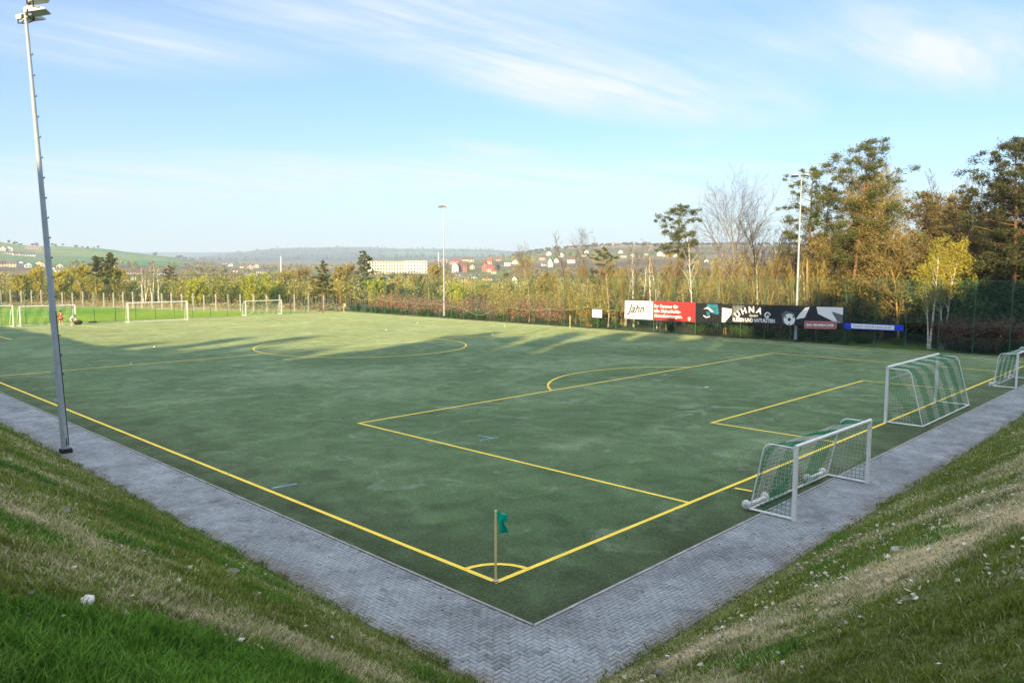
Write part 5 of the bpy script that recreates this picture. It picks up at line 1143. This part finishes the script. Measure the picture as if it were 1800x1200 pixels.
# straw-coloured tall grass along the post fence and rough growth behind it
def rough():
    g = np.random.default_rng(71); nb = NB(); C, S = [], []
    for i in range(2600):
        px = g.uniform(-60, 610); r = g.uniform(101, 175); x, y = PR(px, r); d2 = .876*x+.481*y-101
        if d2 < -5 or d2 > 9 or (x > 57 and y < 94.6): continue
        z = float(ground_h(x, y)); n = 14; C.append(np.array([x, y, z+.35])+g.normal(0, 1, (n, 3))*[.5, .5, .22]); S.append(.26*g.uniform(.5, 1.4, n))
    nb.leaves(np.vstack(C), np.concatenate(S), .35); tag(nb.build('dry_grass', leafmat('straw', (.30, .23, .11), (.50, .41, .22), (.26, .25, .08), .3)), 'tall straw-coloured grass along the post fence', 'dry grass', kind='stuff')
rough()

# ------------------------------------------------------------------ town
def march(px, py, r0=230, r1=1560):
    d = ray(px, py); h = math.hypot(d[0], d[1]); r = np.geomspace(r0, r1, 700); x = CP[0]+d[0]/h*r; y = CP[1]+d[1]/h*r; z = CP[2]+d[2]/h*r
    hit = z < ground_h(x, y); i = int(np.argmax(hit)) if hit.any() else len(r)-1; return x[i], y[i], float(ground_h(x[i], y[i])), r[i]
WALLC = dict(cream=(.70, .65, .54), white=(.76, .75, .73), yellow=(.64, .55, .34), pink=(.58, .42, .40), red=(.44, .15, .12), orange=(.60, .45, .28), grey=(.42, .41, .40))
ROOFC = dict(red=(.34, .09, .05), brown=(.16, .09, .06), grey=(.13, .13, .14), pink=(.45, .20, .16))
WM = {k: plain(k+'_render_wall', v, .9, 0, .08, 1.) for k, v in WALLC.items()}; RM = {k: plain(k+'_roof_tiles', v, .8, 0, .15, 2.) for k, v in ROOFC.items()}; PANE = plain('window_pane', (.05, .06, .07), .15, 0, .1)
BUILT = []
def house(px, py, wpx, hpx, wall, roof, label, gable='side', turn=0., win=(0, 0), r=None, group=None, flat_roof=False, name='house', cat='house', depth=None):
    x, y, z, rr_ = march(px, py)
    dep = rr_; W_ = wpx*dep/FPX; Hh = max(hpx*dep/FPX, 2.6); D_ = depth or max(6., min(W_*.8, 11.)); rz = math.atan2(y-CP[1], x-CP[0])-math.pi/2+turn
    BUILT.append((px, wpx, rr_)); t_ = thing(name, (x, y, z-.3), label, cat, group, rz); n = NB(); hw = Hh if flat_roof else Hh*.58
    n.box2((-W_/2, 0, -1.5), (W_/2, D_, hw)); rh = Hh-hw
    if not flat_roof:
        o = .35
        if gable == 'side':
            n.add([(-W_/2, 0, hw), (-W_/2, D_, hw), (-W_/2, D_/2, hw+rh*.94), (W_/2, 0, hw), (W_/2, D_, hw), (W_/2, D_/2, hw+rh*.94)], np.array([[0, 2, 1], [3, 4, 5]]))
            rf = NB(); A_ = [(-W_/2-o, -o, hw-.2), (W_/2+o, -o, hw-.2), (W_/2+o, D_/2, hw+rh), (-W_/2-o, D_/2, hw+rh), (-W_/2-o, D_+o, hw-.2), (W_/2+o, D_+o, hw-.2)]
        else:
            n.add([(-W_/2, 0, hw), (W_/2, 0, hw), (0, 0, hw+rh*.94), (-W_/2, D_, hw), (W_/2, D_, hw), (0, D_, hw+rh*.94)], np.array([[0, 1, 2], [4, 3, 5]]))
            rf = NB(); A_ = [(-W_/2-o, D_+o, hw-.2), (-W_/2-o, -o, hw-.2), (0, -o, hw+rh), (0, D_+o, hw+rh), (W_/2+o, D_+o, hw-.2), (W_/2+o, -o, hw-.2)]
        A_ = np.array(A_); up = np.array([0, 0, .18]); rf.add(np.vstack([A_, A_+up]), np.array([[6, 7, 8, 9], [9, 8, 11, 10], [0, 3, 2, 1], [3, 4, 5, 2], [0, 1, 7, 6], [4, 10, 11, 5]])); 
    n.build('wall', WM[wall], t_)
    if not flat_roof:
        ro = rf.build('roof', RM[roof], t_)
        if W_ > 7: c = NB(); c.box((W_*.2, D_*.55, hw+rh), (.7, .7, 1.6)); c.build('chimney', RM['brown'], ro)
    else:
        rf = NB(); rf.box2((-W_/2-.3, -.3, hw+.003), (W_/2+.3, D_+.3, hw+.45)); rf.build('roof', RM[roof], t_)
    nx_, nz_ = win; wm = None
    for i in range(nx_):
        for j in range(nz_):
            cx = -W_/2+W_*(i+.5)/nx_; cz = hw*(j+.55)/nz_
            if wm is None:
                q = NB(); ww, wh = min(W_/nx_*.50, 1.7), min(hw/nz_*.55, 1.7); q.box((0, 0, 0), (ww, .06, wh)); o_ = q.build('window', PANE, t_); wm = o_.data
            else: o_ = bpy.data.objects.new('window', wm); COL.objects.link(o_); o_.parent = t_
            o_.location = (cx, -.012, cz)
    return t_
# long apartment block, in two tones
house(677, 481, 66, 22, 'cream', 'grey', 'long cream apartment block with flat roof left of the far mast', flat_roof=True, win=(14, 4), name='apartment_block', cat='apartment block', depth=12, turn=-.06)
house(731, 481.2, 39, 23, 'white', 'grey', 'white flat-roofed apartment block adjoining the cream one', flat_roof=True, win=(8, 4), name='apartment_block', cat='apartment block', depth=12, turn=-.06)
HS = [(800, 479, 11, 19, 'white', 'red', 'white gabled house left of the bright red house', 'front', (2, 3)), (813, 478, 16, 19, 'red', 'brown', 'bright red house right of the white gable', 'side', (3, 2)), (801, 465, 18, 10, 'pink', 'red', 'long pink-roofed house behind the white gable', 'side', (4, 1)),
 (780, 463, 12, 8, 'pink', 'pink', 'low pink house next to the far mast', 'side', (3, 1)), (823, 462, 19, 10, 'white', 'brown', 'wide white house on the rise above the red house', 'side', (5, 2)), (830, 474, 8, 10, 'yellow', 'red', 'small yellow gabled house right of the bright red house', 'front', (2, 1)),
 (852, 478, 10, 18, 'red', 'red', 'red gabled house with pale base left of its twin', 'front', (2, 3)), (861, 479, 11, 14, 'pink', 'red', 'pink house attached right of the red gable', 'side', (3, 2)), (860, 464, 9, 9, 'pink', 'red', 'small pink house above the red gable', 'side', (2, 1)),
 (892, 467, 11, 10, 'white', 'grey', 'grey-roofed house left of the golden bush on the rise', 'side', (3, 1)), (906, 466, 13, 10, 'white', 'brown', 'white house above the bright yellow bush', 'front', (3, 2)), (817, 501, 14, 19, 'orange', 'grey', 'tall orange-cream house right of the far mast', 'side', (4, 3)),
 (830, 503, 13, 14, 'orange', 'brown', 'lower orange house behind the hedge right of the tall one', 'side', (3, 2)), (808, 486, 13, 8, 'grey', 'grey', 'grey-roofed shed below the white gable', 'side', (2, 1)), (833, 490, 9, 8, 'white', 'grey', 'small white house below the small yellow gable', 'side', (2, 1)),
 (856, 494, 17, 11, 'yellow', 'brown', 'yellow house with brown roof below the red gable', 'side', (5, 2)), (904, 505, 14, 21, 'white', 'grey', 'white villa with dark windows behind the fence', 'front', (3, 3)), (913, 504, 8, 12, 'white', 'grey', 'low white wing right of the villa', 'side', (2, 2)),
 (877, 459, 9, 6, 'pink', 'red', 'pinkish house near the crest behind the fir', 'side', (2, 1)), (868, 481, 8, 8, 'white', 'red', 'little white house right of the pink twin', 'side', (2, 1)),
 (957, 467, 7, 6, 'white', 'grey', 'tiny white house at the left foot of the right-hand hill', 'side', (2, 1)), (967, 470, 8, 17, 'white', 'grey', 'tall narrow white house on the right-hand hill', 'front', (2, 3)), (965, 449, 8, 8, 'white', 'grey', 'white gabled house near the crest above the narrow house', 'front', (2, 1)), (978, 462, 7, 9, 'white', 'brown', 'small white house right of the narrow house', 'front', (2, 2)),
 (953, 457, 11, 8, 'pink', 'brown', 'pinkish house left of the narrow white house', 'side', (3, 1)), (987, 452, 9, 8, 'white', 'brown', 'white house left of the slim bare tree', 'front', (2, 1)), (1004, 463, 13, 12, 'white', 'brown', 'white house with several windows right of the slim bare tree', 'side', (4, 2)), (1028, 451, 10, 6, 'white', 'grey', 'long low white house left of the forked tree', 'side', (3, 1)), (1031, 445, 7, 6, 'white', 'brown', 'small white house near the crest above the long low one', 'front', (1, 1)),
 (996, 435, 6, 6, 'orange', 'red', 'tiny orange house on the crest by the slim bare tree', 'side', (1, 1)), (1003, 435, 6, 5, 'yellow', 'red', 'tiny yellow house on the crest right of the orange one', 'side', (1, 1)), (1045, 433, 11, 8, 'yellow', 'brown', 'yellow block on the ridge, leftmost of the ridge row', 'side', (4, 2)), (1058, 431, 10, 7, 'pink', 'red', 'pink gabled house on the ridge right of the yellow block', 'front', (2, 1)),
 (1068, 431, 8, 7, 'grey', 'red', 'grey gabled house in the ridge row', 'front', (2, 1)), (1077, 430, 8, 7, 'pink', 'red', 'pink house second from the right in the ridge row', 'front', (2, 1)), (1085, 430, 8, 7, 'orange', 'red', 'orange house at the right end of the ridge row', 'front', (2, 1)), (1091, 445, 7, 6, 'white', 'red', 'white house below the ridge row', 'front', (1, 1)), (1096, 453, 10, 7, 'cream', 'brown', 'cream house below the white one on the right-hand hill', 'side', (3, 1)),
 (1112, 453, 8, 8, 'grey', 'grey', 'grey house behind the pale birches', 'front', (2, 1)), (1137, 449, 7, 6, 'white', 'grey', 'white house behind the birch over the banner gap', 'side', (2, 1)), (1160, 449, 10, 7, 'white', 'brown', 'white house left of the lone pine', 'front', (2, 1)), (1170, 451, 10, 8, 'white', 'brown', 'white house behind the lone pine trunk', 'side', (3, 1)), (1188, 452, 7, 6, 'white', 'brown', 'small white house right of the lone pine trunk', 'front', (1, 1)), (1242, 461, 7, 6, 'white', 'grey', 'white house left of the vase-shaped tree', 'front', (1, 1)),
 (5, 441, 7, 7, 'cream', 'grey', 'cream house at the far left on the hilltop', 'front', (2, 1)), (16, 441, 9, 7, 'white', 'grey', 'white house on the hilltop right of the cream one', 'front', (2, 1)), (17, 447, 17, 5, 'cream', 'grey', 'long cream hall on the left hilltop', 'side', (6, 1)), (33, 449, 13, 5, 'cream', 'brown', 'cream hall lower right of the long one', 'side', (4, 1)), (49, 450, 20, 5, 'white', 'grey', 'long white hall right of the cream ones', 'side', (6, 1)), (58, 439, 20, 5, 'grey', 'pink', 'wide grey hall with pale roof on the left skyline', 'side', (5, 1)),
 (5, 469, 12, 9, 'cream', 'brown', 'big cream house at the left edge below the fields', 'side', (3, 2)), (20, 469, 12, 9, 'yellow', 'grey', 'yellow house in the row below the left fields', 'side', (3, 2)), (37, 469, 11, 9, 'white', 'grey', 'white house in the row below the left fields', 'front', (3, 2)), (50, 470, 8, 8, 'white', 'brown', 'small white gable in the row below the left fields', 'front', (2, 1)), (69, 470, 14, 10, 'yellow', 'grey', 'yellow gabled house at the right end of the row below the left fields', 'front', (3, 2)),
 (105, 472, 9, 8, 'yellow', 'brown', 'yellow gable just right of the near mast', 'front', (2, 1)), (104, 479, 10, 7, 'cream', 'grey', 'cream house lower right of the near mast', 'side', (2, 1)), (94, 478, 5, 8, 'white', 'brown', 'narrow white house touching the near mast', 'front', (1, 2)), (38, 497, 14, 8, 'cream', 'grey', 'cream house among the trees left of the near mast', 'side', (3, 1)), (24, 500, 9, 7, 'white', 'brown', 'white house lower left among the trees', 'front', (2, 1)),
 (234, 482, 22, 6, 'cream', 'brown', 'long cream house right of the two left-hand pines', 'side', (6, 1)), (287, 484, 18, 7, 'white', 'grey', 'long white house left of the small round pine', 'side', (5, 1)), (440, 473, 9, 8, 'pink', 'red', 'pink house in the distant village above the lime bush', 'front', (2, 2)), (451, 471, 8, 7, 'yellow', 'brown', 'yellow-white house right of the pink one in the distant village', 'front', (2, 1)), (460, 481, 16, 7, 'white', 'grey', 'long white house at the right of the distant village', 'side', (5, 1)), (438, 485, 16, 7, 'white', 'grey', 'long white house low in the distant village', 'side', (5, 1)), (450, 487, 8, 6, 'cream', 'red', 'small cream house low in the distant village', 'front', (2, 1)), (406, 468, 6, 5, 'white', 'red', 'tiny white house at the left of the distant village', 'front', (1, 1)), (425, 471, 6, 5, 'white', 'grey', 'tiny white house left of the pink one in the distant village', 'side', (1, 1)), (414, 478, 7, 5, 'cream', 'brown', 'tiny cream house on the slope left of the lime bush', 'side', (1, 1)), (545, 489, 10, 8, 'cream', 'brown', 'cream house beside the young pine', 'side', (2, 1)), (395, 463, 6, 4, 'cream', 'grey', 'tiny cream hall on the slope at the end of the green hill', 'side', (1, 1))]
for a in HS: house(a[0], a[1], a[2], a[3], a[4], a[5], a[6], a[7], win=a[8], turn=random.uniform(-.25, .25))
def pole(px, r, top, bot, rad, label, cat, name):
    x, y = PR(px, r); zt = z_at(px, top, x, y); zb = min(float(ground_h(x, y)), z_at(px, bot, x, y)); n = NB(); n.lathe([(rad*1.25, 0), (rad, (zt-zb)*.5), (rad*.85, zt-zb), (0, zt-zb)], n=12); tag(n.build(name, plain('whitewash', (.72, .70, .66), .8), loc=(x, y, zb-.2)), label, cat)
pole(494, 640, 450, 488, .5, 'tall white chimney rising from the valley left of the young pine', 'chimney', 'chimney')
pole(771, 760, 444, 464, .55, 'slim white chimney left of the far mast', 'chimney', 'chimney')
# ------------------------------------------------------------------ far woods
def far_wood():
    g = np.random.default_rng(77); groups = {k: ([], []) for k in ('brown', 'gold', 'green', 'dark')}; trunks = NB()
    for i in range(5200):
        px = g.uniform(-260, 2050); r = math.exp(g.uniform(math.log(165), math.log(1560)))
        if px < 345 and r > 1000: continue
        x, y = PR(px, r); dout = max(x-76, .876*x+.481*y-101)
        if dout < 14: continue
        if px > 1080 and r > 900 and g.random() < .6: continue
        if any(abs(px-b[0]) < b[1]/2+7 and .70*b[2] < r < b[2]*1.01 for b in BUILT): continue
        wd_ = fbm(x/130, y/130, 5)
        if r > 420 and wd_ < .44 and g.random() < .7: continue
        z = float(ground_h(x, y)); H = g.uniform(5.5, 9.5)*(1.15 if r < 420 else .9); cap = (6.7-z_at(px, 492, x, y)) if r < 420 else 99
        if r < 420: H = min(H*1.3, max(3., z_at(px, g.uniform(478, 500), x, y)-z))
        n = int(np.clip(48000/r, 44, 200)); s = np.clip(.0016*r, .32, 1.3); w = H*g.uniform(.24, .36)
        c = g.normal(0, .5, (n, 3))*[w, w, H*.30]+[x, y, z+H*.55]; v = g.random(); zone = vnoise(x/90, y/90, 8)
        k = 'dark' if v < .06 else ('green' if v < .06+.30*(px < 520)+.12 else ('gold' if zone > .55 else 'brown'))
        groups[k][0].append(c); groups[k][1].append(s*g.uniform(.5, 1.3, n)); trunks.tube([(x, y, z-.3), (x, y, z+H*.7)], [.16, .06], 4, caps=False)
    nb = NB(); mats = [leafmat('far_brown_crowns', (.20, .155, .10), (.32, .25, .155), (.38, .29, .16), .35), leafmat('far_golden_crowns', (.30, .25, .08), (.48, .41, .13), (.44, .41, .12), .35), leafmat('far_green_crowns', (.22, .24, .045), (.38, .38, .08), None, .4), leafmat('far_dark_crowns', (.02, .04, .018), (.055, .08, .03), None, .1), B_BROWN]
    for mi, k in enumerate(('brown', 'gold', 'green', 'dark')):
        if groups[k][0]: nb.leaves(np.vstack(groups[k][0]), np.concatenate(groups[k][1]), .75, mi=mi)
    V = np.vstack(trunks.v); nb.add(V, [f for f, _, _ in trunks.f][:0] or np.concatenate([f for f, _, _ in trunks.f if f.shape[1] == 4]), False, 4)
    tag(nb.build('distant_wood', mats), 'bare brown and golden woods filling the valley between the houses', 'wood', kind='stuff')
    # trees on hill crests, dark
    C, S = [], []
    for i in range(900):
        px = g.uniform(-100, 1500); r = g.uniform(1440, 1540) if (px > 880 or g.random() < .10) else g.uniform(3900, 4700)
        if 330 < px < 900: r = g.uniform(2600, 4600)
        x, y = PR(px, r); z = float(ground_h(x, y)); H = g.uniform(4, 9) if r < 2000 else g.uniform(8, 18); n = 30
        C.append(g.normal(0, .5, (n, 3))*[H*.4, H*.4, H*.28]+[x, y, z+H*.4]); S.append(H*.22*g.uniform(.5, 1.3, n))
    nb = NB(); nb.leaves(np.vstack(C), np.concatenate(S), .8); tag(nb.build('hill_wood', leafmat('hill_wood_crowns', (.045, .045, .03), (.09, .08, .05), None, .1)), 'dark copses along the hill crests', 'wood', kind='stuff')
far_wood()
# ------------------------------------------------------------------ tall wood on the high ground behind the bank, which shades the pitch
def shade_wood():
    g = np.random.default_rng(99); tdir = np.array([.877, -.481]); nrm = np.array([.481, .877]); mid = np.array([29., 54.]); ud = np.array([math.cos(R(SUN_AZ)), math.sin(R(SUN_AZ))]); te = math.tan(R(SUN_EL))
    Hm = 21.5; D = Hm/te; Hm -= 1.7; C, S = [], []; nb = NB()
    for i in range(330):
        s = g.uniform(-75, 135); row = g.uniform(-1, 1); base = mid-ud*D+tdir*s-nrm*(row*9+7)
        e = vnoise(s/8., 0, 3)*.25+vnoise(s/2.6, 0, 4)*.35+vnoise(s/1.1, 0, 6)*.40; top = Hm+.6-7.0*sstep(-10, -60, s)+(e-.5)*8.5*(1 if row < .2 else .4)+g.normal(0, .5)
        z0 = float(bank_h(base[0], base[1])); n = 420; w = g.uniform(2.2, 3.6)
        q = g.normal(0, .5, (n, 3))*[w, w, 1]; hh = g.random(n)**1.05; q[:, :2] *= (1.15-hh*.8)[:, None]; C.append(np.c_[base+q[:, :2], z0+1+hh*(top-z0-1)]); S.append(g.uniform(.5, 1.3, n)); nb.tube([(*base, z0-.5), (*base, top-1)], [.25, .06], 5, caps=False, mi=1)
    nb.leaves(np.vstack(C), np.concatenate(S), .8); tag(nb.build('wood', [L_PINED, B_DARK]), 'dense wood on the high ground behind the bank', 'wood', kind='stuff')
shade_wood()
